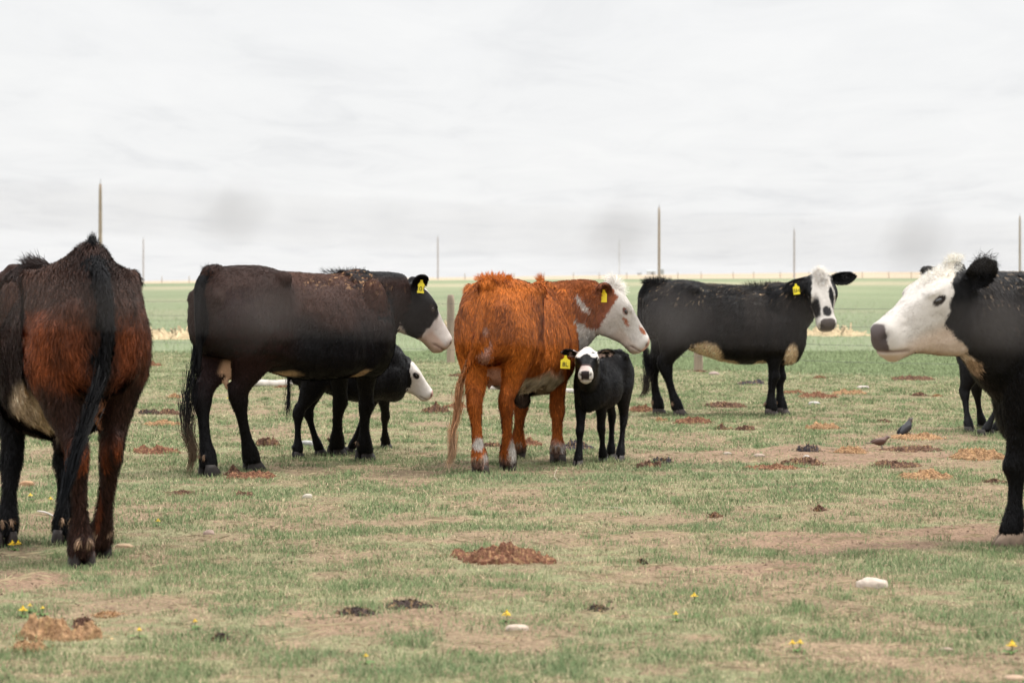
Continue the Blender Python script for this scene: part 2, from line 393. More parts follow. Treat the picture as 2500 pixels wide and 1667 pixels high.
    # small scale shape: shaggy coat lumps, muscle unevenness
    rough = g('lump', .006)
    bodyish = (tg == T_TORSO) | (tg == T_LEG) | (tg == T_NECK)
    PBq = unbody(P)
    nz = (fbm(PBq * np.array([14, 14, 7]), 3, 3) - .5) * 2
    amp = np.where(bodyish, rough, 0) * np.where(tg == T_LEG, .5, 1)
    big = (fbm(PBq * np.array([3.2, 3.2, 3.2]), 2, 9) - .5) * 2
    # ribs showing faintly and the hollow before the hip
    PHq = unhd(P); hn = (fbm(PHq * np.array([13, 22, 22]), 3, 15) - .5) * .010 * (tg == T_HEAD) * sstep(0, .05, .50 - PHq[:, 0]); P = P + NR * (hn * hs)[:, None]
    rib = np.sin((PBq[:, 0] + PBq[:, 2] * .25) * 2 * np.pi / .105) * sstep(.45, .6, PBq[:, 0]) * (1 - sstep(1.0, 1.1, PBq[:, 0])) * sstep(.6, .8, PBq[:, 2]) * (1 - sstep(1.1, 1.25, PBq[:, 2]))
    P = P + NR * (nz * amp + big * np.where(tg == T_TORSO, .012 * s, 0) + rib * np.where(tg == T_TORSO, g('rib', .002), 0))[:, None]
    PH = unhd(P); hm = (tg == T_HEAD) | (tg == T_NECK)
    ay_ = np.abs(PH[:, 1])
    dno = ((PH[:, 0] - .507) / .020) ** 2 + ((ay_ - .050 - (PH[:, 2] + .0) * .3) / .014) ** 2 + ((PH[:, 2] + .010) / .016) ** 2
    nost = np.where(hm, np.exp(-dno * .8), 0)
    zm = -.084 + (PH[:, 0] - .5) * .36
    mouth = np.where(hm & (PH[:, 0] > .40) & (PH[:, 2] < 0), np.exp(-((PH[:, 2] - zm) / .0075) ** 2), 0) * sstep(.405, .44, PH[:, 0])
    P = P - (M[:, 0] * .024 * hs) * nost[:, None] - NR * (mouth * .006 * hs)[:, None]
    PH = unhd(P); PB = unbody(P)
    eyec = np.array(g('eye_c', (.205, .116, .040)))
    de = np.sqrt(((PH[:, 0] - eyec[0]) / .034) ** 2 + ((ay_ - eyec[1]) / .03) ** 2 + ((PH[:, 2] - eyec[2] + (PH[:, 0] - eyec[0]) * .15) / .0185) ** 2)
    info = dict(nost=nost, mouth=mouth, eye=de, tag=tg, N=NR, P=P)
    col = np.clip(cfg['color'](tg, PB, PH, info), 0, 1)            # (n,4) rgb + roughness
    if s > .8:                                       # pale horny dewclaws at the back of the fetlocks
        for _, fl in hoofs:
            for q in (1, -1):
                c_ = np.array([fl[0] - .066 * kr, fl[1] + q * .030 * kr, .128 * kr]) @ Rz.T + O
                col[:, :3] = lay(col[:, :3], (tg == T_LEG) * (1 - sstep(.018, .026, np.linalg.norm(P - c_, axis=1))), np.array([.26, .17, .11]))
    return_body = (V, Fs)
    # fur strands laid on the skin
    starts = np.concatenate([[0], np.cumsum(ct)[:-1]]); 
    quads = starts[ct == 4]; ia = lp[quads]; ib = lp[quads + 1]; ic = lp[quads + 2]; idd = lp[quads + 3]
    area = np.linalg.norm(np.cross(P[ic] - P[ia], P[idd] - P[ib]), axis=1) * .5
    flen = g('fur_len', .022)
    tagl = np.array([1, .8, .8, .45, .85, .8, .3]) * flen
    dens = np.array([1, 1.2, 1, 1.4, 2.4, 1, .5])[tg[ia]]
    pr = area * dens; pr /= pr.sum(); rg = np.random.default_rng(g('seed', 1)); nf = g('fur_n', 60000)
    k = rg.choice(len(quads), nf, p=pr); u = rg.random((nf, 1)); v = rg.random((nf, 1))
    bil = lambda A: (A[ia[k]] * (1 - u) + A[ib[k]] * u) * (1 - v) + (A[idd[k]] * (1 - u) + A[ic[k]] * u) * v
    r0 = bil(P); nn = nrm(bil(NR)); cc = col[ia[k]].copy(); tk = tg[ia[k]]
    bf = Rz[:, 0]; down = np.array([0, 0, -1.0])
    flow = np.where((tk == T_HEAD)[:, None], M[:, 0] * .8 + down * .2, -bf * .75 + down * .8)
    flow = np.where((tk == T_LEG)[:, None] | (tk == T_TAIL)[:, None], down - bf * .15, flow)
    flow = np.where((tk == T_EAR)[:, None], nn * .5 + (r0 - HO) * 4, flow)
    flow = flow + (vnoise(unbody(r0) * 9, 4)[:, None] - .5) * bf * g('swirl', .9) + np.stack([vnoise(r0 * 22, 8 + q) - .5 for q in range(3)], 1) * g('swirl2', .9)
    flow = flow + rg.normal(0, .18, (nf, 3))
    flow = nrm(flow - nn * (flow * nn).sum(1, keepdims=True))
    lm = tagl[tk] * rg.uniform(.6, 1.35, nf) * (0.6 + .8 * fbm(unbody(r0) * 7, 2, 21))
    # longer hair along the spine, brisket and belly
    pb = unbody(r0)
    top = (tk == T_TORSO) & (nn[:, 2] > .75); lm = lm * np.where(top, g('top_len', 1.4), 1)
    near = np.minimum(info['eye'], 9)[ia[k]]; muz = sstep(.40, .46, unhd(r0)[:, 0]) * ((tk == T_HEAD)); lm = lm * np.where((tk == T_HEAD) & (near < 2.2), .25, 1) * (1 - .9 * muz)
    if 'len_fn' in cfg: lm = lm * cfg['len_fn'](tk, pb, unhd(r0))
    wd = g('fur_w', .0022) * rg.uniform(.6, 1.4, nf); sidev = nrm(np.cross(nn, flow))
    lift = g('lift', .32) * rg.uniform(.5, 1.6, nf) * np.where(tk == T_HEAD, .6, 1)
    if 'lift_fn' in cfg: lift = lift * cfg['lift_fn'](tk, pb, unhd(r0))
    m_ = r0 + (flow + nn * lift[:, None]) * (lm * .5)[:, None]
    e_ = r0 + (flow + nn * (lift * .7)[:, None] + down * .18) * lm[:, None]
    r0 = r0 - nn * .002
    o = sidev * wd[:, None]
    FV = np.stack([r0 - o, r0 + o, m_ + o * .8, m_ - o * .8, e_], 1).reshape(-1, 3)
    jit = np.exp(rg.normal(0, g('fur_jit', .22), nf) * np.where(tk == T_HEAD, .35, 1)) * (0.75 + .5 * fbm(unbody(m_) * 26, 2, 31))
    fc = cc.copy(); jit = np.where(tk == T_HEAD, jit ** .5, jit); fc[:, :3] *= jit[:, None]; FC = np.repeat(fc, 5, 0).reshape(nf, 5, 4)
    FC[:, :2, :3] *= .88; FC[:, 4, :3] *= g('tip', 1.15); FC = FC.reshape(-1, 4)
    jn = np.where(tk == T_HEAD, .3, 1)[:, None]; nn2 = nrm(nn * .8 + rg.normal(0, .16, (nf, 3)) * jn + sidev * rg.normal(0, .22, (nf, 1)) * jn)
    FN = np.repeat(nn2, 5, 0)
    b0 = len(P) + np.arange(nf) * 5
    lq = np.stack([b0 + 3, b0 + 2, b0 + 1, b0], 1); lt = np.stack([b0 + 4, b0 + 2, b0 + 3], 1)
    nd = g('straw', 0)
    AV, AN, AC, AL, ACt = [P, FV], [nrm(NR), FN], [col, np.clip(FC, 0, 1)], [lp, lq.ravel(), lt.ravel()], [ct, np.full(nf, 4), np.full(nf, 3)]
    me = mesh_from(cfg['name'] + '_body', np.concatenate(AV), np.concatenate(AL), np.concatenate(ACt), colors=np.concatenate(AC), normals=None)
    # custom normals: recomputed skin normals + soft strand normals
    vn = np.empty(len(me.vertices) * 3, np.float32); me.vertices.foreach_get('normal', vn); vn = vn.reshape(-1, 3)
    vn[len(P):] = FN; me.normals_split_custom_set_from_vertices(vn.tolist())
    O2 = O.copy(); 
    root = mk(cfg['name'], me, M_COAT); me.transform(Matrix.Translation(Vector(-O2))); root.location = O2
    tag(root, cfg['label'], cfg['cat'], cfg.get('group'))
    # eyes
    for sd in (1, -1):
        c = np.array([eyec[0], (eyec[1] - .012) * sd, eyec[2]]); v, f = ellipsoid((0, 0, 0), (.028, .024, .0165), nu=18, nv=12)
        v = v + np.array([0, 0, 0]); an = R(9); rot = np.array([[math.cos(an), 0, math.sin(an)], [0, 1, 0], [-math.sin(an), 0, math.cos(an)]])
        simple('eye', hd(v @ rot.T / np.array(HM) + c) - O2, f, M_EYE, root)
    # hooves: two claws each
    hc = g('hoof_col', (.05, .04, .035))
    for name, fl in hoofs:
        pp = []
        for q in (1, -1):
            rings = []; th = np.linspace(0, 2 * np.pi, 16, endpoint=False)
            for z, xa, xb, w_ in ((-.02, -.056, .098, .030), (.004, -.056, .098, .032), (.028, -.054, .086, .030), (.052, -.050, .066, .027), (.075, -.045, .050, .022)):
                cx_, rx_ = (xa + xb) / 2, (xb - xa) / 2
                xx = cx_ + rx_ * np.cos(th); yy = q * .033 + w_ * np.sin(th) * np.where(np.cos(th) > 0, 1 - .45 * np.cos(th) ** 2, 1) - q * .012 * np.clip(np.cos(th), 0, 1)
                rings.append(np.stack([xx * kr + fl[0], yy * kr + fl[1], np.full(16, z * kr)], 1))
            pp.append(loft(np.array(rings)))
        v, f = join(pp); 
        if 'toe' in cfg and name in cfg['toe']:
            a_ = R(cfg['toe'][name]); ctr = np.array([fl[0], fl[1], 0]); v = (v - ctr) @ np.array([[math.cos(a_), math.sin(a_), 0], [-math.sin(a_), math.cos(a_), 0], [0, 0, 1]]) + ctr
        vw = v @ Rz.T; cz = s2l(np.array(hc) * 255) if False else np.array(hc)
        cc_ = cz * (0.6 + .7 * sstep(.0, .07 * kr, v[:, 2]))[:, None] * (0.7 + .6 * fbm(v * 40, 2, 5))[:, None]
        simple('hoof', vw, f, M_HOOF, root, colors=cc_)
    ctx = dict(root=root, O=O2, body=body, unbody=unbody, hd=hd, unhd=unhd, M=M, HO=HO, hs=hs, Rz=Rz, s=s, tailw=tw, cfg=cfg)
    return ctx

def hair(ctx, name, roots, dirs, length, width, color, droop=.3, curl=.0, jit=.25, seed=3, segs=5, color2=None):
    """tapered ribbons of several segments, world space in, child mesh out"""
    rg = np.random.default_rng(seed); n = len(roots); d = nrm(dirs + rg.normal(0, jit, (n, 3)))
    ln = length * rg.uniform(.55, 1.2, n); side = nrm(np.cross(d, rg.normal(0, 1, (n, 3)))); w = width * rg.uniform(.6, 1.3, n)
    ph = rg.uniform(0, 6.28, n); pts = []; p = roots.copy(); dd = d.copy(); side2 = nrm(np.cross(d, side))
    nup = nrm(np.array([0, -.25, 1.0]) + nrm(roots - roots.mean(0)) * .7); fl_ = (np.cross(side, d) * nup).sum(1) < 0; side = np.where(fl_[:, None], -side, side)
    for k in range(segs + 1):
        pts.append(p.copy()); dd = nrm(dd + np.array([0, 0, -1.0]) * droop / segs + side2 * (np.sin(ph + k * 1.7) * curl)[:, None])
        p = p + dd * (ln / segs)[:, None]
    V = []; 
    for k, q in enumerate(pts):
        f = (1 - k / segs) ** .7 + .12; V += [q - side * (w * f)[:, None], q + side * (w * f)[:, None]]
    V = np.stack(V, 1); m = V.shape[1]; base = np.arange(n)[:, None] * m; L_ = []
    for k in range(segs): L_.append(np.stack([base[:, 0] + 2 * k, base[:, 0] + 2 * k + 1, base[:, 0] + 2 * k + 3, base[:, 0] + 2 * k + 2], 1))
    L_ = np.stack(L_, 1).reshape(-1); c = np.asarray(color, float); c = np.tile(c, (n, 1)) if c.ndim == 1 else c
    c = c * np.exp(rg.normal(0, .2, n))[:, None]; C_ = np.repeat(c[:, None], m, 1)
    if color2 is not None:
        t_ = (np.arange(m) // 2 / segs)[None, :, None]; C_ = C_ * (1 - t_) + np.asarray(color2) * t_
    me = mesh_from(name, V.reshape(-1, 3) - ctx['O'], L_, np.full(n * segs, 4), colors=np.clip(C_.reshape(-1, 3), 0, 1), normals=np.repeat(nup, m, 0))
    return mk(name, me, M_HAIR, ctx['root'])

def scatter(c, r, n, seed=0):
    rg = np.random.default_rng(seed); v = nrm(rg.normal(0, 1, (n, 3))) * rg.random((n, 1)) ** (1 / 3); return np.asarray(c) + v * np.asarray(r), v

def switch(ctx, t0, n, length, color, width=.0016, spread=.03, tip=None, curl=.12, seed=5, seg=7, drop=.1):
    """long tail hair leaving the tail from fraction t0 to its end"""
    rg = np.random.default_rng(seed); T = catmull(ctx['tailw'], 60); f = t0 + (1 - t0) * rg.random(n) ** .8; i = np.clip((f * 59).astype(int), 0, 58)
    r = T[i] + rg.normal(0, 1, (n, 3)) * np.array([spread * .5, spread * .5, .01]); d = nrm(T[i + 1] - T[i]) + rg.normal(0, .10, (n, 3))
    hair(ctx, 'tail_switch', r, d, length, width, color, droop=drop, curl=curl, jit=.05, seed=seed, segs=seg, color2=tip)

def lock(ctx, path, radii, n, length, color, tip=None, width=.0018, curl=.08, seed=5, wave=.0, droop=.15, segs=6, name='tail_switch', taper=1.0):
    """hair following a hanging path (local body space): roots spread round it, each strand runs along it"""
    rg = np.random.default_rng(seed); T = catmull(ctx['body'](np.array(path, float)), 80); rr = catmull(np.array(radii, float).reshape(-1, 1), 80).ravel()
    if wave: k = np.linspace(0, 1, 80); T = T + np.stack([np.sin(k * 17), np.cos(k * 13), k * 0], 1) * (wave * k)[:, None]
    f = rg.random(n) ** taper; i = np.clip((f * 70).astype(int), 0, 78); off = rg.normal(0, .55, (n, 3)); off[:, 2] *= .2
    r = T[i] + off * rr[i][:, None]; j = np.clip(i + 8, 0, 79); d = nrm(T[j] - T[i] - off * rr[i][:, None] * .25)
    t = (T[j] - T[i]); col = np.asarray(color, float) * np.ones((n, 3))
    if tip is not None: w = sstep(.35, .9, i / 79.)[:, None]; col = col * (1 - w) + np.asarray(tip) * w
    return hair(ctx, name, r, d, length, width, col, droop=droop, curl=curl, jit=.05, seed=seed, segs=segs)

def glyph_mesh(name, text, size, M4, parent, thick=.0012):
    cu = bpy.data.curves.new(name, 'FONT'); cu.body = text; cu.size = size; cu.align_x = 'CENTER'; cu.align_y = 'CENTER'; cu.extrude = thick
    o = bpy.data.objects.new(name, cu); scene.collection.objects.link(o)
    me = bpy.data.meshes.new_from_object(o.evaluated_get(bpy.context.evaluated_depsgraph_get())); bpy.data.objects.remove(o)
    me.transform(M4); return mk(name, me, M_INK, parent)
def ear_tag(ctx, top, normal, text, up=(0, 0, 1), w=.058, h=.075):
    """flat two-lobed plastic tag hanging from world point top, facing normal; number on it"""
    nz_ = nrm(normal); u = np.asarray(up, float); u = nrm(u - nz_ * np.dot(u, nz_)); r = np.cross(u, nz_)
    o2 = [(-.009, 0), (.009, 0), (.010, -.014), (.018, -.026), (w / 2, -.034), (w / 2, -.034 - h), (-w / 2, -.034 - h), (-w / 2, -.034), (-.018, -.026), (-.010, -.014)]
    n = len(o2); V = []
    for zz in (.0012, -.0012):
        for a, b in o2: V.append(np.asarray(top) + r * a + u * b + nz_ * (zz + .004 * math.sin(b * 30)))
    Fs = [list(range(n)), list(range(2 * n - 1, n - 1, -1))] + [[i, n + i, n + (i + 1) % n, (i + 1) % n] for i in range(n)]
    t = simple('ear_tag', np.array(V) - ctx['O'], Fs, M_TAG, ctx['root'], smooth=False)
    if text:
        M4 = Matrix([[r[0], u[0], nz_[0], 0], [r[1], u[1], nz_[1], 0], [r[2], u[2], nz_[2], 0], [0, 0, 0, 1]])
        c = np.asarray(top) - ctx['O'] - u * (.034 + h * .52) + nz_ * .0035
        glyph_mesh('tag_number', text, h * .72, Matrix.Translation(Vector(c)) @ M4, t)
    return t
# ------------------------------------------------------------------ the herd
BLACK = np.array([.0036, .0034, .0040]); BROWNBLK = np.array([.018, .0095, .0075]); WHITE = np.array([.56, .52, .475]); CREAM = np.array([.58, .43, .28])
PINK = np.array([.50, .26, .20]); ORANGE = np.array([.45, .122, .017]); DKORANGE = np.array([.21, .052, .011]); RUST = np.array([.165, .042, .013])
def lay(col, m, c):                     # blend colour c in by mask m
    m = np.clip(m, 0, 1)[:, None]; return col * (1 - m) + np.asarray(c) * m
def blob(P, c, r, soft=.18, warp=.22, seed=1, fr=9):
    d = np.sqrt((((P - np.asarray(c)) / np.asarray(r)) ** 2).sum(1)) + (fbm(P * fr, 3, seed) - .5) * 2 * warp
    return 1 - sstep(1 - soft, 1 + soft, d)
def dust_sheen(c, PB, tg, info, seed, k=1.0, straw=1.0):     # dusty coat with straw bits, plus sheen painted lighter on upward skin
    up = sstep(.0, .8, info['N'][:, 2]); d = sstep(.42, .72, fbm(PB * np.array([7, 7, 5]), 4, seed)); body = (tg == T_TORSO) | (tg == T_NECK)
    c = lay(c, body * d * (.25 + .6 * up) * k, np.array([.022, .017, .014]))
    f = sstep(.735, .775, fbm(PB * np.array([70, 70, 45]), 2, seed + 1)) * sstep(1.05, 1.28, PB[:, 2] + (fbm(PB * 3, 2, seed + 2) - .5) * .3)
    return lay(c, body * f * .75 * straw, np.array([.34, .24, .15]))
def finish(col, tg, PH, info, nose=(.045, .035, .035), rough=.62, lid=(.02, .015, .013), pad=.470, padlow=-.066, padw=.06):
    head = (tg == T_HEAD) | (tg == T_NECK)
    a = np.abs(PH[:, 1]); x = PH[:, 0] + (fbm(PH * 30, 2, 77) - .5) * .02
    m = sstep(pad - .004, pad + .006, x + .25 * np.clip(-PH[:, 2] - .01, 0, .1) - np.clip(a - .04, 0, 1) * .6) * (PH[:, 2] > padlow) * (tg == T_HEAD) * (a < padw)
    col = lay(col, m, nose)
    col = lay(col, info['nost'] * 1.6, np.array([.01, .008, .008])); col = lay(col, info['mouth'] * .8, np.array([.12, .065, .05]))
    e = (1 - sstep(.95, 1.18, info['eye'])) * head; col = lay(col, e, lid)
    r = np.full(len(col), rough); r = np.where(m > .5, .32, r); r = np.where(e > .5, .3, r)
    return np.concatenate([col, r[:, None]], 1)
def base(n, c): return np.tile(np.asarray(c, float), (n, 1))

# ---- black-brown cow, second from the left
def col_brown(tg, PB, PH, info):
    n = len(tg); nz = fbm(PB * np.array([4, 4, 5]), 3, 40); up = info['N'][:, 2]
    c = base(n, BLACK * 1.1); bodym = (tg == T_TORSO) | (tg == T_NECK)
    c = lay(c, bodym * sstep(.86, 1.22, PB[:, 2] + (nz - .5) * .35), np.array([.040, .0175, .0120]))
    c = lay(c, bodym * sstep(1.22, 1.36, PB[:, 2] + (nz - .5) * .15) * sstep(.1, .5, PB[:, 0]), np.array([.080, .034, .020]))
    c = lay(c, bodym * (1 - sstep(.25, .5, PB[:, 0])) * .55, BROWNBLK)
    c = lay(c, (tg == T_LEG) * (PB[:, 0] < .5) * .5 * sstep(.4, .8, PB[:, 2]), np.array([.035, .012, .010]))
    c = lay(c, (tg == T_NECK) * .62, BLACK * 1.5); c = lay(c, ((tg == T_NECK) | ((tg == T_TORSO) & (PB[:, 0] > 1.2))) * sstep(1.27, 1.33, PB[:, 2] + (nz - .5) * .05), BLACK * 1.3)
    c = lay(c, blob(PB, (.42, -.12, .60), (.17, .30, .075), seed=2) * (tg == T_TORSO), CREAM)
    c = lay(c, blob(PB, (1.10, -.2, .585), (.07, .16, .09), seed=3) * (tg != T_LEG), CREAM)
    c = lay(c, blob(PB, (.93, -.1, .545), (.16, .15, .03), seed=4) * (tg == T_TORSO), CREAM)
    c = lay(c, blob(PB, (.06, 0.02, .62), (.15, .085, .17), seed=5, warp=.02) * (tg != T_TORSO) * np.where(tg == T_LEG, (np.abs(PB[:, 1] - .02) < .03) & (PB[:, 2] > .66), 1), np.array([.50, .31, .20]))
    h = (tg == T_HEAD)
    c = lay(c, h, BLACK)
    w = sstep(.0, .012, PH[:, 0] - .30 + (PH[:, 2] + .05) * 0.2 + (fbm(PH * 18, 2, 8) - .5) * .07)
    face = sstep(.0, .012, .088 - np.abs(PH[:, 1]) + (fbm(PH * 15, 2, 9) - .5) * .04) * sstep(.0, .03, PH[:, 2]) * sstep(-.05, 0, PH[:, 0])
    jaw = sstep(.0, .012, -PH[:, 2] - .215 + (fbm(PH * 15, 2, 10) - .5) * .03) * sstep(0, .1, PH[:, 0])
    c = lay(c, h * np.maximum(np.maximum(w, face), jaw), WHITE)
    c = lay(c, h * sstep(.3, .36, PH[:, 0]) * sstep(.035, .07, -PH[:, 2]) * .55, np.array([.50, .30, .19]))
    # straw dust on the back
    fl = sstep(.68, .75, fbm(PB * np.array([60, 60, 40]), 2, 51)) * sstep(1.16, 1.30, PB[:, 2]) * sstep(.35, .7, PB[:, 0]) * sstep(.45, .6, fbm(PB * 6, 2, 52))
    c = lay(c, fl * .8, np.array([.45, .26, .13]))
    return finish(c, tg, PH, info, nose=(.55, .40, .34))
C_BROWN = dict(belly=.70, name='cow', label='large dark brown cow with white muzzle standing over a calf beside the orange cow', cat='cow', group='adult cows in the pasture',
    s=1.07, sx=.96, az=47, at=G(562, 1157), feet=dict(hl=G(508, 1161), hr=G(616, 1149), fr=G(889, 1123), fl=G(820, 1112)),
    head=(20, 50, 0), head_at=((.53, 0, -.02), W(1093, 845, 18.45)), hs=1.0, ears=[((-.25, 1, .25), (.6, .3, -.6), .17, .055), ((-.30, -.75, .62), (.5, -.6, -.5), .17, .058)],
    tail=[(-.19, 0, 1.33), (-.27, 0, 1.25), (-.30, -.02, 1.05), (-.30, -.03, .82), (-.31, -.03, .66)], tail_r=.040, color=col_brown,
    extra=[((.03, 0.02, .73), (.07, .04, .11), T_UDDER), ((-.01, .03, .60), (.018, .018, .045), T_UDDER)],
    neck_r=((.38, .20), (.225, .125)), neck0=(1.12, 0, .99), fur_n=90000, fur_len=.020, lift=.30, lump=.004, fur_jit=.28, hoof_col=(.022, .018, .016), toe=dict(hr=-10, hl=0), seed=2)

# ---- orange cow
def col_orange(tg, PB, PH, info):
    n = len(tg); nz = fbm(PB * np.array([5, 5, 4]), 3, 60); c = base(n, ORANGE)
    c = lay(c, sstep(.42, .68, fbm(PB * np.array([9, 9, 5]), 3, 61)) * .65, DKORANGE)
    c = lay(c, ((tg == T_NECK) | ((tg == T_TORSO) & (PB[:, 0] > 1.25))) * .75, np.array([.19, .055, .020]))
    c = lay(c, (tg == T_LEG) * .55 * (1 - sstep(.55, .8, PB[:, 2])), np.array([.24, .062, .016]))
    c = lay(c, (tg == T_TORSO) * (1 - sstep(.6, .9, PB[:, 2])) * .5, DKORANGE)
    leg = tg == T_LEG; hindl = PB[:, 0] < .55
    z = PB[:, 2] + (fbm(PB * 20, 2, 62) - .5) * .08
    c = lay(c, leg * (1 - sstep(.09, .13, z)), np.array([.10, .065, .05]))
    c = lay(c, leg * sstep(.10, .13, z) * (1 - sstep(.13, .19, z)) * sstep(.42, .6, fbm(PB * 12, 2, 63)), WHITE * .8)
    c = lay(c, leg * hindl * blob(PB, (-.22, .05, .24), (.08, .036, .042), seed=64, warp=.4), WHITE)
    c = lay(c, leg * hindl * blob(PB, (.19, -.10, .19), (.09, .045, .13), seed=65, warp=.5), WHITE)
    c = lay(c, blob(PB, (.62, -.10, .56), (.30, .34, .17), seed=66, warp=.3) * (tg == T_TORSO), WHITE * np.array([1, .93, .82]))
    c = lay(c, blob(PB, (.72, -.0, .50), (.12, .16, .07), seed=67, warp=.3), np.array([.06, .04, .03]))
    c = lay(c, blob(PB, (.08, 0, .66), (.2, .12, .12), seed=5, warp=.05) * (tg == T_UDDER), np.array([.38, .19, .12]))
    c = lay(c, blob(PB, (-.26, -.01, .93), (.12, .045, .19), seed=68, warp=.12) * (tg != T_TAIL), np.array([.42, .22, .16]))
    c = lay(c, (tg == T_TAIL) * (1 - sstep(.60, .70, PB[:, 2])), np.array([.62, .42, .25]))
    h = (tg == T_HEAD) | ((tg == T_NECK) & (PH[:, 0] > -.5)); nn = (fbm(PH * 14, 3, 69) - .5) * .06
    edge = .105 + .40 * np.clip(-.02 - PH[:, 2], 0, .4) * 0 + PH[:, 2] * .55      # line from poll to throat
    white = sstep(-.006, .006, PH[:, 0] + nn - edge + .0)
    throat = sstep(0, .012, -(PH[:, 2] + .20) + nn + PH[:, 0] * .35) * (PH[:, 0] > -.26)
    edge = np.interp(PH[:, 2], [-.34, -.2, -.1, .01, .09, .13], [.10, .176, .13, .10, .083, .0]); white = sstep(-.006, .006, PH[:, 0] + nn * .8 - edge)
    throat = sstep(0, .012, -(PH[:, 2] + .29) + nn * .6 + PH[:, 0] * .30) * (PH[:, 0] > -.07)
    c = lay(c, (tg == T_HEAD) * .999, np.array([.25, .070, .026])); c = lay(c, h * np.maximum(white * (PH[:, 0] > -.06) * ((tg == T_HEAD) | (PH[:, 2] < -.12)), throat), WHITE)
    c = lay(c, (tg == T_HEAD) * sstep(.0, .01, PH[:, 2] - .07 + nn) * sstep(-.14, -.10, PH[:, 0]), WHITE)
    br = np.array([.33, .10, .04])
    c = lay(c, (tg == T_HEAD) * blob(PH, (.265, -.09, -.010), (.045, .06, .012), seed=70, warp=.1), br)
    c = lay(c, (tg == T_HEAD) * blob(PH, (.405, -.055, .045), (.045, .035, .014), seed=71, warp=.1), br)
    c = lay(c, (tg == T_NECK) * blob(PH, (-.06, -.13, -.17), (.10, .1, .026), seed=72, warp=.2), WHITE * .9)
    c = lay(c, (tg == T_EAR), np.array([.20, .07, .035]))
    c = lay(c, (tg == T_HEAD) * sstep(.25, .3, PH[:, 0]) * sstep(.05, .09, -PH[:, 2]) * .35, np.array([.50, .33, .22]))
    return finish(c, tg, PH, info, nose=(.56, .33, .25), lid=(.16, .07, .05), rough=.7, pad=.485)
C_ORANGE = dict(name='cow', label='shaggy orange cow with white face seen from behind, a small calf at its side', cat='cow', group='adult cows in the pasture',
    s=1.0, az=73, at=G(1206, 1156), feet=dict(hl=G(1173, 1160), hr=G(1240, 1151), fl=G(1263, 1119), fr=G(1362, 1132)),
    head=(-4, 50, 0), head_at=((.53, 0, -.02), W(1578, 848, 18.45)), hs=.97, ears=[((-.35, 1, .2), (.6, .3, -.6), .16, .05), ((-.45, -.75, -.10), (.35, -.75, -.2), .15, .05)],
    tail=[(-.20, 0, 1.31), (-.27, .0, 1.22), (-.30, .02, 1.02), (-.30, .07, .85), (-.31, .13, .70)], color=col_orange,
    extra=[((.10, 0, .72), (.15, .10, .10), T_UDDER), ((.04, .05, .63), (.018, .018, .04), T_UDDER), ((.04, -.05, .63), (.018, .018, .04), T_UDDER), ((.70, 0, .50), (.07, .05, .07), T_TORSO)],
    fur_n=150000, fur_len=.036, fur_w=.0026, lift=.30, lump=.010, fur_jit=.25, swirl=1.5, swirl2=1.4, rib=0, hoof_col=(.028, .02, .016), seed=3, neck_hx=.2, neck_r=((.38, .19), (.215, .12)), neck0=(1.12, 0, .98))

# ---- black cow looking at the camera
def col_black(tg, PB, PH, info):
    n = len(tg); c = base(n, BLACK)
    c = lay(c, (tg == T_TORSO) * sstep(1.33, 1.38, PB[:, 2]) * sstep(.3, .5, PB[:, 0]) * .7, np.array([.06, .03, .022]))
    c = lay(c, blob(PB, (.40, -.1, .62), (.20, .34, .15), seed=80, warp=.16) * (tg == T_TORSO) * (PB[:, 0] > .18), CREAM * 1.3)
    c = lay(c, blob(PB, (.62, -.05, .54), (.16, .2, .04), seed=81, warp=.2) * (tg == T_TORSO), CREAM * 1.3)
    c = lay(c, blob(PB, (1.02, -.05, .54), (.09, .2, .03), seed=82, warp=.2) * (tg == T_TORSO), CREAM * 1.3)
    c = lay(c, blob(PB, (1.33, -.06, .635), (.085, .24, .125), seed=83, warp=.25) * (tg != T_LEG), CREAM * 1.3)
    c = dust_sheen(c, PB, tg, info, 140)
    h = tg == T_HEAD; W_ = WHITE
    y = PH[:, 1]; x = PH[:, 0]; nn = (fbm(PH * 16, 3, 84) - .5) * .035
    up = PH[:, 2] > -.045
    blaze = sstep(0, .008, .082 + .02 * sstep(.1, .22, x) + nn - np.abs(y)) 
    c = lay(c, h * blaze * up, W_)
    mu = sstep(0, .01, x - .30 + nn) * (PH[:, 2] > -.2); c = lay(c, h * mu, W_)
    side = sstep(0, .008, x - .14 + nn) * (np.abs(y) > .06) * sstep(0, .01, .07 + nn - np.abs(PH[:, 2] + .02)); c = lay(c, h * side * (y > 0), W_)
    c = lay(c, h * blob(PH, (.300, -.066, .02), (.125, .034, .09), seed=85, warp=.28, fr=14), BLACK)
    c = lay(c, h * blob(PH, (.225, .062, .07), (.115, .022, .07), seed=86, warp=.30, fr=14), BLACK)
    c = lay(c, h * blob(PH, (.215, .112, .02), (.05, .03, .03), seed=90, warp=.10), BLACK)
    c = lay(c, h * blob(PH, (.395, .006, .06), (.055, .038, .05), seed=87, warp=.22, fr=14), BLACK * 1.6)
    c = lay(c, h * blob(PH, (.175, -.10, .05), (.025, .03, .03), seed=88, warp=.10), BLACK)
    c = lay(c, h * sstep(0, .02, .05 - x + nn) * (np.abs(y) > .06), BLACK)
    c = lay(c, h * (1 - sstep(.0, .1, x)) * blaze * up * .0, W_)
    return finish(c, tg, PH, info, nose=(.085, .07, .065), rough=.5, pad=.470, padlow=-.058)
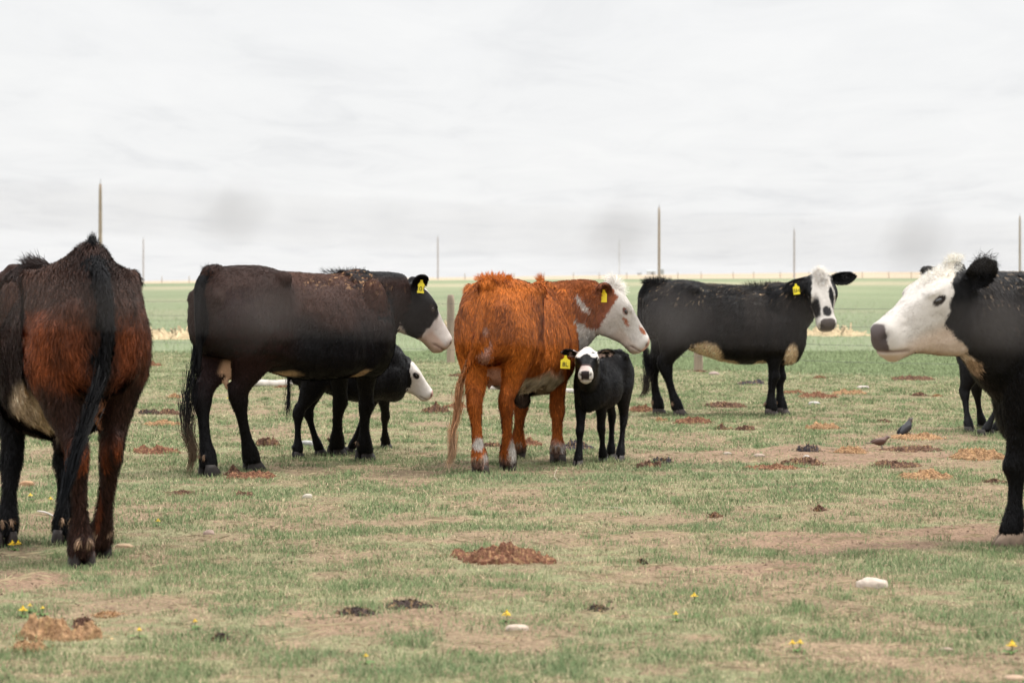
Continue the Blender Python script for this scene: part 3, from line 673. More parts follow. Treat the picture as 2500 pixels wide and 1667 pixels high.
C_BLACK = dict(name='cow', label='black cow standing side on with its mottled white face turned to the camera', cat='cow', group='adult cows in the pasture',
    s=.99, sx=.955, az=1, at=G(1627, 1013.5), feet=dict(hl=G(1606, 1011), hr=G(1657, 1015), fr=G(1880, 1015), fl=G(1908, 1013)),
    head=(-80, 54, 4), head_at=((.53, 0, -.02), W(2021, 800, 24.15)), hs=1.06, head_mul=(1, 1.17, .95), ears=[((-.15, 1, -.02), (.45, .1, .75), .23, .062), ((.38, -1, -.30), (.45, -.1, .75), .21, .066)],
    tail=[(-.20, 0, 1.33), (-.27, -.01, 1.25), (-.29, -.03, 1.02), (-.265, -.06, .78), (-.23, -.08, .66)], color=col_black,
    neck0=(1.15, 0, 1.03), fur_n=90000, fur_len=.026, lift=.36, lump=.006, fur_jit=.55, top_len=1.9, hoof_col=(.045, .034, .03), seed=4, neck_r=((.35, .20), (.18, .125)), neck_hx=.25)

# ---- black cow at the right edge with a white head
def col_right(tg, PB, PH, info):
    n = len(tg); c = base(n, BLACK); c = dust_sheen(c, PB, tg, info, 150, 1.0, .6)
    nn = (fbm(PH * 12, 3, 95) - .5) * .07; x = PH[:, 0] + nn; z = PH[:, 2]
    near = (tg == T_HEAD) | ((tg == T_NECK) & (PH[:, 0] > -.45))
    edge = np.interp(z, [-.36, -.27, -.18, -.073, -.03, .075, .10, .14], [.02, .10, .17, .225, .175, .105, .02, -.06])
    w = sstep(-.006, .006, x - edge) * (tg == T_HEAD) + sstep(-.006, .006, x - edge - .020) * (tg == T_NECK) * (z < -.08); c = lay(c, near * w, WHITE)
    thr = sstep(0, .012, -(z + .27) + nn * .8 + PH[:, 0] * .30) * (PH[:, 0] > -.05 + nn) * (PH[:, 0] < .2);  c = lay(c, (tg == T_NECK) * sstep(0, .01, -z - .318 + nn), BLACK)
    c = lay(c, near * w * sstep(.04, .12, -z) * .55, np.array([.62, .43, .30]))
    c = lay(c, near * w * sstep(.07, .1, z) * (1 - sstep(.02, .25, PH[:, 0])) * .5, np.array([.66, .56, .42]))
    return finish(c, tg, PH, info, nose=(.080, .060, .058), rough=.55, pad=.491, padlow=-.070)
_o5 = G(2470, 1331) + np.array([1.2 * 1.04 * .99, .13, 0])
C_RIGHT = dict(chest=.30, name='cow', label='black cow with a large white head in profile at the right edge of the photo', cat='cow', group='adult cows in the pasture',
    s=1.04, az=184, at=_o5 + [.05, 0, 0], feet=dict(hl=_o5 + [0.05, -.15, 0], hr=_o5 + [-.08, .15, 0], fl=G(2470, 1331), fr=G(2540, 1312)),
    head=(207, 25, -2), head_at=((.53, 0, -.02), W(2141, 832, 12.05)), hs=1.06, head_mul=(1, 1.04, 1.06), ears=[((-.55, .62, .30), (.35, .8, .0), .175, .060), ((-.25, -1, .05), (.8, .1, -.4), .19, .060)],
    tail=[(-.20, 0, 1.33), (-.27, 0, 1.25), (-.31, .01, 1.05), (-.32, .03, .8), (-.32, .05, .55)], color=col_right,
    fur_n=110000, fur_len=.022, lift=.32, lump=.006, fur_jit=.5, vox=.0095, hoof_col=(.24, .17, .12), seed=5, neck_r=((.36, .21), (.19, .12)))

# ---- dark rust-brown cow at the left edge, seen from behind
def col_left(tg, PB, PH, info):
    n = len(tg); nz = fbm(PB * np.array([4, 4, 4]), 3, 101); c = base(n, np.array([.028, .0125, .0088]))
    body = (tg == T_TORSO)
    c = lay(c, (body | (tg == T_LEG)) * sstep(.95, 1.3, PB[:, 2] + (nz - .5) * .4) * .75, np.array([.070, .031, .019]))
    rear = 1 - sstep(.02, .30, PB[:, 0])
    band = sstep(.78, .92, PB[:, 2] + (nz - .5) * .3) * (1 - sstep(1.10, 1.22, PB[:, 2] + (nz - .5) * .3))
    c = lay(c, (body | (tg == T_LEG)) * rear * band * sstep(.03, .12, np.abs(PB[:, 1])) * (.45 + .45 * sstep(.4, .6, nz)), RUST)
    c = lay(c, (body | (tg == T_LEG)) * blob(PB, (.05, .24, 1.0), (.22, .12, .17), seed=102, warp=.3), RUST * 1.15)
    c = lay(c, (tg == T_LEG) * rear * (1 - sstep(.5, .62, PB[:, 2])) * sstep(.45, .6, fbm(PB * np.array([16, 16, 3]), 2, 103)) * .9, RUST)
    c = lay(c, (tg == T_LEG) * (PB[:, 0] > .6), BLACK * 1.1)
    c = lay(c, body * sstep(.3, .45, PB[:, 0]) * (1 - sstep(.85, 1.2, PB[:, 2] + (nz - .5) * .3)) * .7, np.array([.013, .008, .007]))
    c = lay(c, blob(PB, (.42, .14, .68), (.22, .26, .16), seed=104, warp=.12) * body, CREAM * np.array([1, 1.05, 1.12]))
    c = lay(c, (tg == T_UDDER) * (PB[:, 2] < .80), np.array([.36, .17, .10])); c = lay(c, (tg == T_TAIL), BLACK)
    c = lay(c, blob(PB, (-.16, 0, 1.36), (.20, .16, .16), seed=105, warp=.3, soft=.9) * .7, BLACK * 1.6)
    return finish(c, tg, PH, info)
def peaked_rump(T):
    T = T.copy(); up = sstep(1.15, 1.33, T[..., 2]); x, y = T[..., 0], T[..., 1]
    T[..., 2] += up * (.068 * np.exp(-(y / .075) ** 2) * np.exp(-((x + .02) / .17) ** 2) + .035 * np.exp(-(y / .16) ** 2) * np.exp(-((x - .0) / .22) ** 2)); return T
C_LEFT = dict(torso_fn=peaked_rump, name='cow', label='shaggy rust brown cow seen from behind at the left edge with a long black tail', cat='cow', group='adult cows in the pasture',
    s=1.06, sy=.94, az=111, at=G(222, 1376), feet=dict(hl=G(200, 1386), hr=G(241, 1361), fr=G(158, 1329), fl=G(12, 1334)),
    head=(118, 25, 0), head_at=((.53, 0, -.02), W(-20, 800, 14.1)), hs=1.0, ears=[((-.2, 1, .1), (.8, .2, -.4), .17, .055), ((-.2, -1, .1), (.8, -.2, -.4), .17, .055)],
    tail=[(-.12, .0, 1.38), (-.26, -.0, 1.29), (-.33, -.01, 1.12), (-.34, .00, .95), (-.35, .05, .78), (-.37, .10, .66)], color=col_left, tail_r=.038,
    extra=[((.13, 0, .76), (.16, .12, .13), T_UDDER), ((.05, -.05, .66), (.02, .02, .05), T_UDDER)],
    bumps=[((.60, .0, .53), (.09, .06, .07))],
    fur_n=170000, fur_len=.036, fur_w=.0022, lift=.40, lump=.009, fur_jit=.33, swirl=1.3, swirl2=1.1, vox=.0095, rib=0, top_len=1.2, hoof_col=(.022, .016, .014), seed=6)

# ---- calves
def calf_black(tg, PB, PH, info, kind):
    n = len(tg); c = base(n, BLACK * 1.15); h = tg == T_HEAD; x, y, z = PH[:, 0], PH[:, 1], PH[:, 2]; nn = (fbm(PH * 14, 3, 110) - .5) * .04
    lid = (.015, .012, .011); nose = (.028, .02, .02)
    if kind == 'profile':
        edge = np.interp(z, [-.2, -.12, -.05, .02, .12], [.14, .27, .23, .12, .03])
        c = lay(c, h * sstep(-.005, .005, x + nn * .5 - edge), WHITE * 1.1); c = lay(c, blob(PH, (.21, -.1, .035), (.05, .06, .035), seed=111, warp=.1) * h, BLACK)
        nose = (.45, .25, .22)
    else:
        top = sstep(-.005, .005, .182 - .030 * np.cos(y * 40) + nn - x) * (z > -.02) * (x > -.045)
        c = lay(c, h * top, WHITE * 1.12)
        c = lay(c, h * blob(PH, (.115, .068, .08), (.022, .022, .06), seed=112, warp=.05), BLACK)
        c = lay(c, h * sstep(0, .008, x - .13) * sstep(0, .008, np.abs(y) - .120 + (x - .2) * .23 + nn * .3) * (z > -.06), WHITE)
        c = lay(c, h * sstep(.385, .40, x + nn * .4), WHITE); c = lay(c, h * sstep(.34, .42, x) * sstep(.0, .02, z - .03) * .4, np.array([.35, .18, .15]))
        c = lay(c, (tg == T_EAR) * (info['N'] @ np.array([0, -1, 0.]) > .3) * sstep(.45, .6, fbm(PH * 25, 2, 113)), np.array([.5, .36, .32]))
    return finish(c, tg, PH, info, nose=nose, lid=lid, rough=.5, pad=.475 if kind == 'profile' else .50, padlow=-.06, padw=.06 if kind == 'profile' else .044)
C_CALF_A = dict(name='calf', label='black calf with white face in profile, behind the legs of the dark brown cow', cat='calf', group='calves in the pasture',
    s=.56, dz=.12, kr=.66, az=28, at=G(755, 1115), feet=dict(hr=G(725, 1117), hl=G(781, 1110), fr=G(852, 1106), fl=G(941, 1095)), toe=dict(),
    head=(-3, 46, 0), head_at=((.53, 0, -.02), W(1053, 969, 19.2)), hs=.64, ears=[((-.3, 1, .2), (.6, .3, -.6), .15, .055), ((-.55, -.55, .10), (.35, -.8, 0), .14, .055)], color=lambda *a: calf_black(*a, 'profile'),
    tail=[(-.19, 0, 1.33), (-.27, 0, 1.25), (-.30, .01, 1.0), (-.30, .02, .7), (-.30, .02, .5)], vox=.0075, fur_n=30000, fur_len=.015, lump=.003, rib=0, ns=.50, neck_hx=.15, hoof_col=(.03, .025, .025), seed=7)
C_CALF_B = dict(name='calf', label='small black calf with a white forehead facing the camera beside the orange cow', cat='calf', group='calves in the pasture',
    s=.515, dz=.130, sx=.92, kr=.60, sy=.92, az=-112, at=G(1505, 1122), feet=dict(fr=G(1411, 1136), fl=G(1473, 1128), hl=G(1513, 1125), hr=G(1492, 1119)),
    head=(-96, 27, 0), head_at=((.53, 0, -.02), W(1429, 919, 17.30)), hs=.605, head_mul=(.86, 1.12, .98), ears=[((-.12, 1, .06), (.9, .0, -.25), .20, .066), ((-.10, -1, .08), (.9, .0, -.25), .20, .060)], color=lambda *a: calf_black(*a, 'front'),
    tail=[(-.19, 0, 1.33), (-.27, 0, 1.25), (-.30, .01, 1.0), (-.30, .02, .7), (-.30, .02, .5)], vox=.0065, fur_n=45000, fur_len=.016, fur_w=.0016, lump=.003, rib=0, fur_jit=.4, ns=.50, hoof_col=(.06, .05, .045), seed=8)
C_CALF_C = dict(name='calf', label='black calf mostly hidden behind the white headed cow, only its legs showing', cat='calf', group='calves in the pasture',
    s=.58, dz=.12, kr=.74, az=-48, at=G(2378, 1052), feet=dict(hr=G(2366, 1056), hl=G(2398, 1047), fr=G(2398, 1063), fl=G(2420, 1062)),
    head=(-60, 30, 0), head_at=((.53, 0, -.02), W(2540, 850, 21.2)), hs=.6, ears=[((-.1, 1, .1), (.9, .0, -.2), .17, .055), ((-.1, -1, .1), (.9, .0, -.2), .17, .055)], color=lambda *a: calf_black(*a, 'front'),
    tail=[(-.19, 0, 1.33), (-.27, 0, 1.25), (-.28, .01, 1.0), (-.26, .02, .8)], vox=.0085, fur_n=16000, fur_len=.014, lump=.003, rib=0, ns=.52, hoof_col=(.03, .025, .02), seed=9)

import os
ONLY = os.environ.get('ONLY', '')
def want(k): return not ONLY or k in ONLY.split(',')

if want('brown'):
    c = build_cow(C_BROWN)
    lock(c, [(-.31, -.02, .86), (-.33, .0, .68), (-.36, .02, .50), (-.36, .02, .33), (-.33, .01, .20), (-.34, .01, .05)], [.025, .05, .06, .05, .03, .015], 1300, .15, BLACK * 1.3, tip=np.array([.13, .085, .05]), curl=.22, seed=5, wave=.012)
    r, v = scatter((-.17, 0, 1.355), (.07, .05, .02), 220, 1); hair(c, 'tail_head_hair', c['body'](r), v + [0, 0, .9], .035, .0015, BLACK * 1.2, jit=.3)
    r, v = scatter((1.08, 0, 1.338), (.24, .03, .012), 420, 2); hair(c, 'withers_hair', c['body'](r), v * .9 + [-.4, 0, .9], .042, .0013, BLACK * 1.3, jit=.3)
    ear_tag(c, c['hd']((-.025, -.165, .105)), (-.15, -1, .05), '101', up=(.10, 0, 1), w=.052, h=.066)
if want('orange'):
    c = build_cow(C_ORANGE)
    lock(c, [(-.30, .09, .82), (-.31, .14, .68), (-.31, .17, .52), (-.31, .19, .36), (-.31, .21, .22), (-.32, .22, .10)], [.018, .03, .034, .034, .03, .02], 1000, .14, np.array([.42, .20, .09]), tip=np.array([.50, .33, .20]), curl=.2, seed=6, wave=.012)
    r, v = scatter((.0, 0, .108), (.075, .06, .03), 1300, 3); hair(c, 'forelock', c['hd'](r), v @ c['M'].T * 1.0 + [.15, 0, .6] , .058, .0012, WHITE * 1.7, jit=.4, curl=.3, droop=.6)
    r, v = scatter((.0, 0, 1.375), (.24, .12, .03), 1100, 4); hair(c, 'rump_hair', c['body'](r), v * 1.0 + [0, 0, .8], .045, .0022, ORANGE * 1.1, jit=.3, curl=.1)
    r, v = scatter((1.22, 0, 1.34), (.03, .02, .012), 150, 5); hair(c, 'crest_hair', c['body'](r), v * .45 + [-.3, 0, 1.1], .085, .0020, ORANGE, jit=.12)
    ear_tag(c, c['hd']((-.03, -.165, .02)), (-.55, -.85, 0), None, w=.050, h=.062)
if want('black'):
    c = build_cow(C_BLACK)
    lock(c, [(-.25, -.07, .75), (-.22, -.09, .6), (-.21, -.1, .46), (-.22, -.1, .34), (-.24, -.1, .24)], [.025, .045, .05, .04, .02], 900, .14, BLACK * 1.2, tip=np.array([.06, .045, .03]), curl=.22, seed=7, wave=.012)
    r, v = scatter((.02, 0, .115), (.10, .06, .02), 1500, 6); hair(c, 'forelock', c['hd'](r), v @ c['M'].T * .9 + [-.1, -.35, .45], .055, .0014, WHITE * 1.7, jit=.45, curl=.35, droop=.7)
    r, v = scatter((-.1, 0, 1.36), (.16, .09, .03), 900, 7); hair(c, 'rump_hair', c['body'](r), v * .8 + [-.4, 0, .8], .06, .0020, BLACK, jit=.35, curl=.15)
    r, v = scatter((1.05, 0, 1.332), (.26, .03, .012), 380, 8); hair(c, 'withers_hair', c['body'](r), v * .5 + [-.3, 0, 1.1], .05, .0016, BLACK, jit=.35)
    e1 = c['hd']((-.03, .2, .05)); 
    for k, q_ in ((1, (-.01, .20, .03)), (-1, (.06, -.17, -.005))): r = scatter(q_, (.04, .09, .03), 220, 9 + k)[0]; hair(c, 'ear_fringe', c['hd'](r), (r * [0.2, 1, .3]) @ c['M'].T + [0, 0, -.02], .040, .0015, BLACK, jit=.5, curl=.1)
    ear_tag(c, c['hd']((.05, -.205, .045)) + np.array([0, -.03, .0]), (-.05, -1, .05), '5H', up=(-.12, 0, 1), w=.066, h=.075)
if want('right'):
    c = build_cow(C_RIGHT)
    r, v = scatter((.06, 0, .106), (.12, .085, .020), 2000, 11); hair(c, 'forelock', c['hd'](r), v @ c['M'].T * .8 + c['M'][:, 0] * .25 + [0, 0, .25 ] , .028, .0010, np.array([.98, .93, .84]), jit=.5, curl=.5, droop=.5)
    r, v = scatter((-.03, 0, .13), (.045, .05, .02), 500, 21); hair(c, 'poll_tuft', c['hd'](r), v @ c['M'].T * .5 + [.1, 0, .9], .038, .0010, np.array([.98, .90, .76]), jit=.6, curl=.5, droop=1.4)
    
    for q_, k_, n_ in (((-.07, .165, .09), (.06, .05, .06), 500), ((-.02, -.20, .04), (.03, .05, .04), 130)): r = scatter(q_, k_, n_, n_)[0]; hair(c, 'ear_fringe', c['hd'](r), (r * [1.5, 1, .8]) @ c['M'].T, .042, .0014, BLACK * 1.2, jit=.5, curl=.12)
    ear_tag(c, c['hd']((.05, -.185, .01)), (-.6, -.5, .2), None, w=.055, h=.07)
    switch(c, .4, 500, .4, BLACK, seed=8)
if want('left'):
    c = build_cow(C_LEFT)
    lock(c, [(-.34, .0, 1.0), (-.355, .04, .84), (-.37, .09, .70), (-.38, .14, .57), (-.385, .18, .45), (-.385, .205, .36)], [.024, .03, .034, .034, .026, .012], 1700, .13, BLACK * 1.3, tip=np.array([.008, .009, .011]), curl=.06, seed=9, width=.0016, wave=.004)
    r, v = scatter((-.03, 0, 1.455), (.06, .03, .02), 240, 14); hair(c, 'tail_head_hair', c['body'](r), v * .5 + [-.05, 0, 1.0], .050, .0020, BLACK * 1.3, jit=.15)
    r, v = scatter((1.15, .05, 1.37), (.16, .08, .02), 600, 15); hair(c, 'withers_hair', c['body'](r), v * .9 + [-.9, 0, .6], .075, .0018, BROWNBLK, jit=.3, curl=.2, droop=.8)
    r = c['tailw'][3] + np.array([-.005, -.05, .0]); 
if want('calfa'):
    c = build_cow(C_CALF_A); switch(c, .5, 150, .12, BLACK, seed=10)
    ear_tag(c, c['hd']((-.06, -.15, .04)), (-.80, -.6, 0), None, up=(.12, 0, 1), w=.05, h=.075)
if want('calfb'):
    c = build_cow(C_CALF_B); switch(c, .5, 150, .12, BLACK, seed=11)
    ear_tag(c, c['hd']((.04, -.235, .035)) + np.array([0, -.02, .0]), (0, -1, .05), '8L', up=(.04, 0, 1), w=.070, h=.062)
if want('calfc'):
    c = build_cow(C_CALF_C)
# ------------------------------------------------------------------ terrain
def far_h(X, Y):
    u = X / np.maximum(Y, 1.0) * F + 1250                                # photo column this direction has
    ridge = np.interp(u, [-800, 350, 1000, 1600, 2100, 3300], [687, 686.5, 678.5, 670.5, 664.5, 661])
    edge = np.interp(u, [-800, 350, 1000, 1600, 2100, 3300], [695, 692, 684.5, 680.5, 679, 679])
    h1 = HC + (HY - edge) / F * 450; h2 = HC + (HY - ridge) / F * 700
    a = sstep(90, 450, Y); b = sstep(450, 700, Y)
    return a * h1 * (1 - b) + b * h2 - sstep(720, 1500, Y) * 8
DIRT = [  # measured bare patches: photo column, row, half width, half height, strength
 (2050,1330,260,26,1),(1800,1385,230,16,1),(2330,1300,190,22,1),(2200,1260,260,14,.7),(2100,1110,330,22,1),(1760,1120,200,18,.9),(2330,1130,150,30,.8),(2280,1060,170,18,.6),
 (120,1420,170,30,1),(330,1400,160,16,.8),(520,1310,110,12,.6),(420,1370,120,12,.6),(900,1520,190,24,.9),(1030,1490,120,18,.9),(1500,1460,220,18,.6),(640,1560,160,16,.7),
 (1230,1372,180,22,.7),(930,1150,150,10,.8),(1130,1145,120,8,.8),(1330,1150,110,10,.8),(1560,1110,90,14,.7),(720,1335,120,14,.7),(800,1270,110,10,.5),(1370,1265,120,9,.6),
 (60,1620,130,18,.5),(2450,1220,100,18,.6),(200,1300,150,14,.5),(540,1060,110,10,.3),(1690,1260,110,9,.5),(1500,1280,90,9,.4),(1000,1400,190,12,.6),(760,1180,100,9,.5),(1640,1360,120,12,.6),(2400,1590,120,14,.3),(1980,1580,120,12,.4),(700,1650,200,14,.4)]
def to_px(X, Y):
    Y = np.maximum(Y, .5); return X / Y * F + 1250, HY + HC / Y * F
def dirt_mask(X, Y):
    px, py = to_px(X, Y); P = np.stack([X, Y * .8, X * 0], 1)
    w = (fbm(P * 2.2, 4, 200) - .5) * 1.5; w2 = (fbm(P * 7.0, 3, 201) - .5) * .9; m = np.zeros(len(X))
    for cx_, cy_, a, b, st in DIRT:
        d = np.sqrt(((px - cx_) / (a * 1.1)) ** 2 + ((py - cy_) / (b * 1.15)) ** 2) + w + w2
        m = np.maximum(m, st * (1 - sstep(.65, 1.15, d)))
    gen = sstep(.50, .64, fbm(P * 1.35 + 5, 4, 202) + (fbm(P * 5, 2, 203) - .5) * .22) * .80 * (Y < 30)
    return np.clip(np.maximum(m, gen), 0, 1)
FENCE_A, FENCE_B = G(1100, 885)[:2], G(1705, 905)[:2]
def fence_side(X, Y):                    # >0 beyond the fence line
    d = FENCE_B - FENCE_A; return ((X - FENCE_A[0]) * d[1] - (Y - FENCE_A[1]) * d[0]) / -np.hypot(*d)
def ground_color(X, Y):
    n = len(X); P = np.stack([X, Y, X * 0], 1); dm = dirt_mask(X, Y)
    dry = np.array([.222, .207, .116]); grn = np.array([.165, .180, .092]); dirt = np.array([.225, .150, .100])
    g = sstep(.35, .65, fbm(P * .9 + 3, 3, 210)); c = dry * (1 - g[:, None] * .75) + grn * g[:, None] * .75
    c = c * (.85 + .3 * fbm(P * 9, 3, 211))[:, None]
    dc = dirt * (.72 + .56 * fbm(P * np.array([6, 9, 1]), 4, 212))[:, None]
    sp_ = sstep(.50, .62, fbm(P * np.array([6, 9, 1]) + 9, 3, 219)) * .75; dm = np.maximum(dm, sp_ * (Y < 34))
    c = c * (1 - dm[:, None]) + dc * dm[:, None]
    near_green = sstep(22, 38, Y)[:, None] * .6; c = c * (1 - near_green) + np.array([.190, .205, .108]) * near_green * (.9 + .2 * fbm(P * 3, 2, 213))[:, None]
    # beyond the fence: greener grass, streaks of pale dead grass
    fs = sstep(-.5, 1.2, fence_side(X, Y) + (fbm(P * .8, 2, 214) - .5) * 2)
    Q = np.stack([X * .035, Y * .09, X * 0], 1)
    gg = np.array([.192, .222, .128]) * (.86 + .28 * fbm(Q * 3, 3, 215))[:, None]
    pale = sstep(.55, .72, fbm(Q * 1.3 + 2, 3, 216)) * sstep(50, 90, Y)
    px, py = to_px(X, Y)
    gg = gg * (1 - pale[:, None] * .45) + np.array([.27, .26, .165]) * pale[:, None] * .45
    st = np.exp(-((Y - 285 - (X * .12)) / 28) ** 2) * (.55 + .8 * (fbm(Q * 6, 2, 217) - .3)); gg = gg * (1 - np.clip(st, 0, .75)[:, None]) + np.array([.36, .31, .21]) * np.clip(st, 0, .75)[:, None]
    dk = np.exp(-((Y - 400) / 60) ** 2) * .35; gg = gg * (1 - dk[:, None]) + np.array([.125, .180, .10]) * dk[:, None]
    c = c * (1 - fs[:, None]) + gg * fs[:, None]
    tanm = sstep(447, 453, Y)[:, None]; c = c * (1 - tanm) + (np.array([.40, .325, .235]) * (.92 + .16 * fbm(np.stack([X * .02, Y * .02, X * 0], 1), 2, 218))[:, None]) * tanm
    return c * .93
def ground_h(X, Y):
    P = np.stack([X, Y, X * 0], 1); k = 1 - sstep(30, 60, Y)
    return ((fbm(P * 1.1, 3, 220) - .5) * .035 + (fbm(P * 6.5, 3, 221) - .5) * .016 * (.5 + dirt_mask(X, Y))) * k * sstep(2, 6, Y) + far_h(X, Y)

rows = np.concatenate([np.linspace(-25, 0.5, 8), np.linspace(1.2, 6.5, 12), HC * F / (np.linspace(1850, 700, 560) - HY), np.geomspace(470, 3500, 46)])
rows = np.unique(rows); rows = rows[np.concatenate([[True], np.diff(rows) > .004])]
us = np.concatenate([np.linspace(-3, -.34, 12), np.linspace(-.32, .32, 640), np.linspace(.34, 3, 12)])
YY, UU = np.meshgrid(rows, us, indexing='ij'); XX = UU * np.maximum(YY, 6.0); X_, Y_ = XX.ravel(), YY.ravel()
Z_ = ground_h(X_, Y_); gc = ground_color(X_, Y_)
m, n = YY.shape; i = (np.arange(m - 1)[:, None] * n + np.arange(n - 1)[None]).ravel()
q = np.stack([i, i + 1, i + n + 1, i + n], 1)
M_GROUND = mat("ground", attr=True, rough=.95, spec=.1, noise=(48, .60, 1.38), bump=(38, .8))
me = mesh_from('ground', np.stack([X_, Y_, Z_], 1), q, np.full(len(q), 4), colors=gc); gnd = mk('ground', me, M_GROUND); tag(gnd, kind='structure')
def gz(x, y): return float(ground_h(np.array([float(x)]), np.array([float(y)]))[0])

# ------------------------------------------------------------------ grass: cropped turf inside the fence, taller growth beyond
def blades(name, X, Y, Hh, wd, col, rg, lean=.5, matl=None):
    n = len(X); Z = ground_h(X, Y); a = rg.uniform(-np.pi / 2, np.pi / 2, n); s = np.stack([np.cos(a), np.sin(a), a * 0], 1)   # fronts towards -Y
    b = rg.uniform(0, 2 * np.pi, n); ln = np.stack([np.cos(b), np.sin(b), b * 0], 1) * (Hh * rg.uniform(.1, 1, n) * lean)[:, None]
    p = np.stack([X, Y, Z - .003], 1); w = s * wd[:, None]
    mid = p + ln * .35 + np.stack([a * 0, a * 0, Hh * .6], 1); tip = p + ln + np.stack([a * 0, a * 0, Hh], 1)
    V = np.stack([p - w, p + w, mid + w * .7, mid - w * .7, tip], 1).reshape(-1, 3); k = np.arange(n) * 5
    lq = np.stack([k, k + 1, k + 2, k + 3], 1).ravel(); lt = np.stack([k + 3, k + 2, k + 4], 1).ravel()
    C = np.repeat(col, 5, 0)
    nv = nrm(np.stack([rg.normal(0, .35, n), rg.normal(-.25, .35, n), np.full(n, .85)], 1)); 
    me = mesh_from(name, V, np.concatenate([lq, lt]), np.concatenate([np.full(n, 4), np.full(n, 3)]), colors=C)
    me.normals_split_custom_set_from_vertices(np.repeat(nv, 5, 0).astype(np.float32).tolist())
    return mk(name, me, matl)
M_GRASS = mat("grass", attr=True, rough=.85, spec=.12)
rg = np.random.default_rng(77)
n = 1500000; Yb = (rg.uniform(7.6 ** .25, 46 ** .25, n)) ** (1 / .25); Xb = rg.uniform(-.32, .32, n) * Yb
P = np.stack([Xb, Yb, Xb * 0], 1); dm = dirt_mask(Xb, Yb); cl = fbm(P * np.array([2.6, 2.6, 1]), 3, 230); cl2 = fbm(P * 9, 2, 231)
keep = rg.random(n) < np.clip((1 - dm * .97) * (.45 + 1.3 * sstep(.35, .7, cl * .6 + cl2 * .4)), 0, 1); Xb, Yb, cl, cl2 = Xb[keep], Yb[keep], cl[keep], cl2[keep]; n = len(Xb); P = P[keep]
gr = sstep(.38, .66, cl * .6 + cl2 * .4 + rg.normal(0, .06, n)); fs = sstep(-.3, .8, fence_side(Xb, Yb))
straw = rg.random(n) < (.42 - .30 * gr)
ca = np.array([.232, .228, .112]); cb_ = np.array([.132, .176, .078]); cs = np.array([.44, .36, .225])
col = ca * (1 - gr[:, None]) + cb_ * gr[:, None]; col = np.where(straw[:, None], cs * rg.uniform(.6, 1.15, (n, 1)), col * rg.uniform(.7, 1.3, (n, 1)))
ft = sstep(.6, .75, fbm(P * .8, 2, 232)); col = col * (1 - ft[:, None] * .2) + np.array([.08, .155, .08]) * ft[:, None] * .2
col = np.where((rg.random(n) < fs)[:, None], np.array([.180, .225, .110]) * rg.uniform(.8, 1.2, (n, 1)), col)
Hb = rg.uniform(.008, .026, n) * (.7 + .7 * gr) * (1 + fs * 1.2); wb = rg.uniform(.0009, .0022, n) * np.maximum(1, Yb / 11)
tag(blades('grass', Xb, Yb, Hb, wb, col, rg, 1.1, M_GRASS), kind='stuff')
n = 110000; Yb = rg.uniform(38 ** .5, 230 ** .5, n) ** 2; Xb = rg.uniform(-.34, .34, n) * Yb; k = fence_side(Xb, Yb) > .6; Xb, Yb = Xb[k], Yb[k]; n = len(Xb)
fade = 1 - sstep(60, 220, Yb); col = np.array([.195, .245, .125]) * rg.uniform(.8, 1.25, (n, 1)); pl = rg.random(n) < .12; col[pl] = np.array([.27, .25, .17])
tag(blades('field_grass', Xb, Yb, rg.uniform(.03, .10, n) * (.25 + .75 * fade), rg.uniform(.003, .006, n) * np.minimum(Yb, 80) / 40, col, rg, .5, M_GRASS), kind='stuff')

# turf standing up round the hooves, and taller green tufts
rg = np.random.default_rng(55); xs_, ys_, hs_, gs_ = [], [], [], []
for cfg_ in (C_BROWN, C_ORANGE, C_BLACK, C_RIGHT, C_LEFT, C_CALF_A, C_CALF_B, C_CALF_C):
    for f_ in cfg_['feet'].values():
        m_ = 170; a = rg.uniform(0, 6.28, m_); r_ = rg.uniform(.045, .15, m_); xs_.append(f_[0] + r_ * np.cos(a)); ys_.append(f_[1] + r_ * np.sin(a) - .03); hs_.append(rg.uniform(.018, .048, m_)); gs_.append(rg.uniform(0, 1, m_))
nt_ = 620; ty = rg.uniform(7.8 ** .5, 30 ** .5, nt_) ** 2; tx = rg.uniform(-.24, .24, nt_) * ty; kk = dirt_mask(tx, ty) < .75; tx, ty = tx[kk], ty[kk]
for x0, y0 in zip(tx, ty):
    m_ = rg.integers(30, 90); s_ = rg.uniform(.02, .07); xs_.append(x0 + rg.normal(0, s_ * 1.4, m_)); ys_.append(y0 + rg.normal(0, s_, m_)); hs_.append(rg.uniform(.02, .055, m_)); gs_.append(rg.uniform(.6, 1.0, m_))
xs_, ys_, hs_, gs_ = map(np.concatenate, (xs_, ys_, hs_, gs_)); n = len(xs_)
col = (np.array([.25, .23, .13]) * (1 - gs_[:, None]) + np.array([.105, .165, .065]) * gs_[:, None]) * rg.uniform(.7, 1.3, (n, 1))
tag(blades('grass_tufts', xs_, ys_, hs_, rg.uniform(.001, .0022, n) * np.maximum(1, ys_ / 12), col, rg, .9, M_GRASS), kind='stuff')
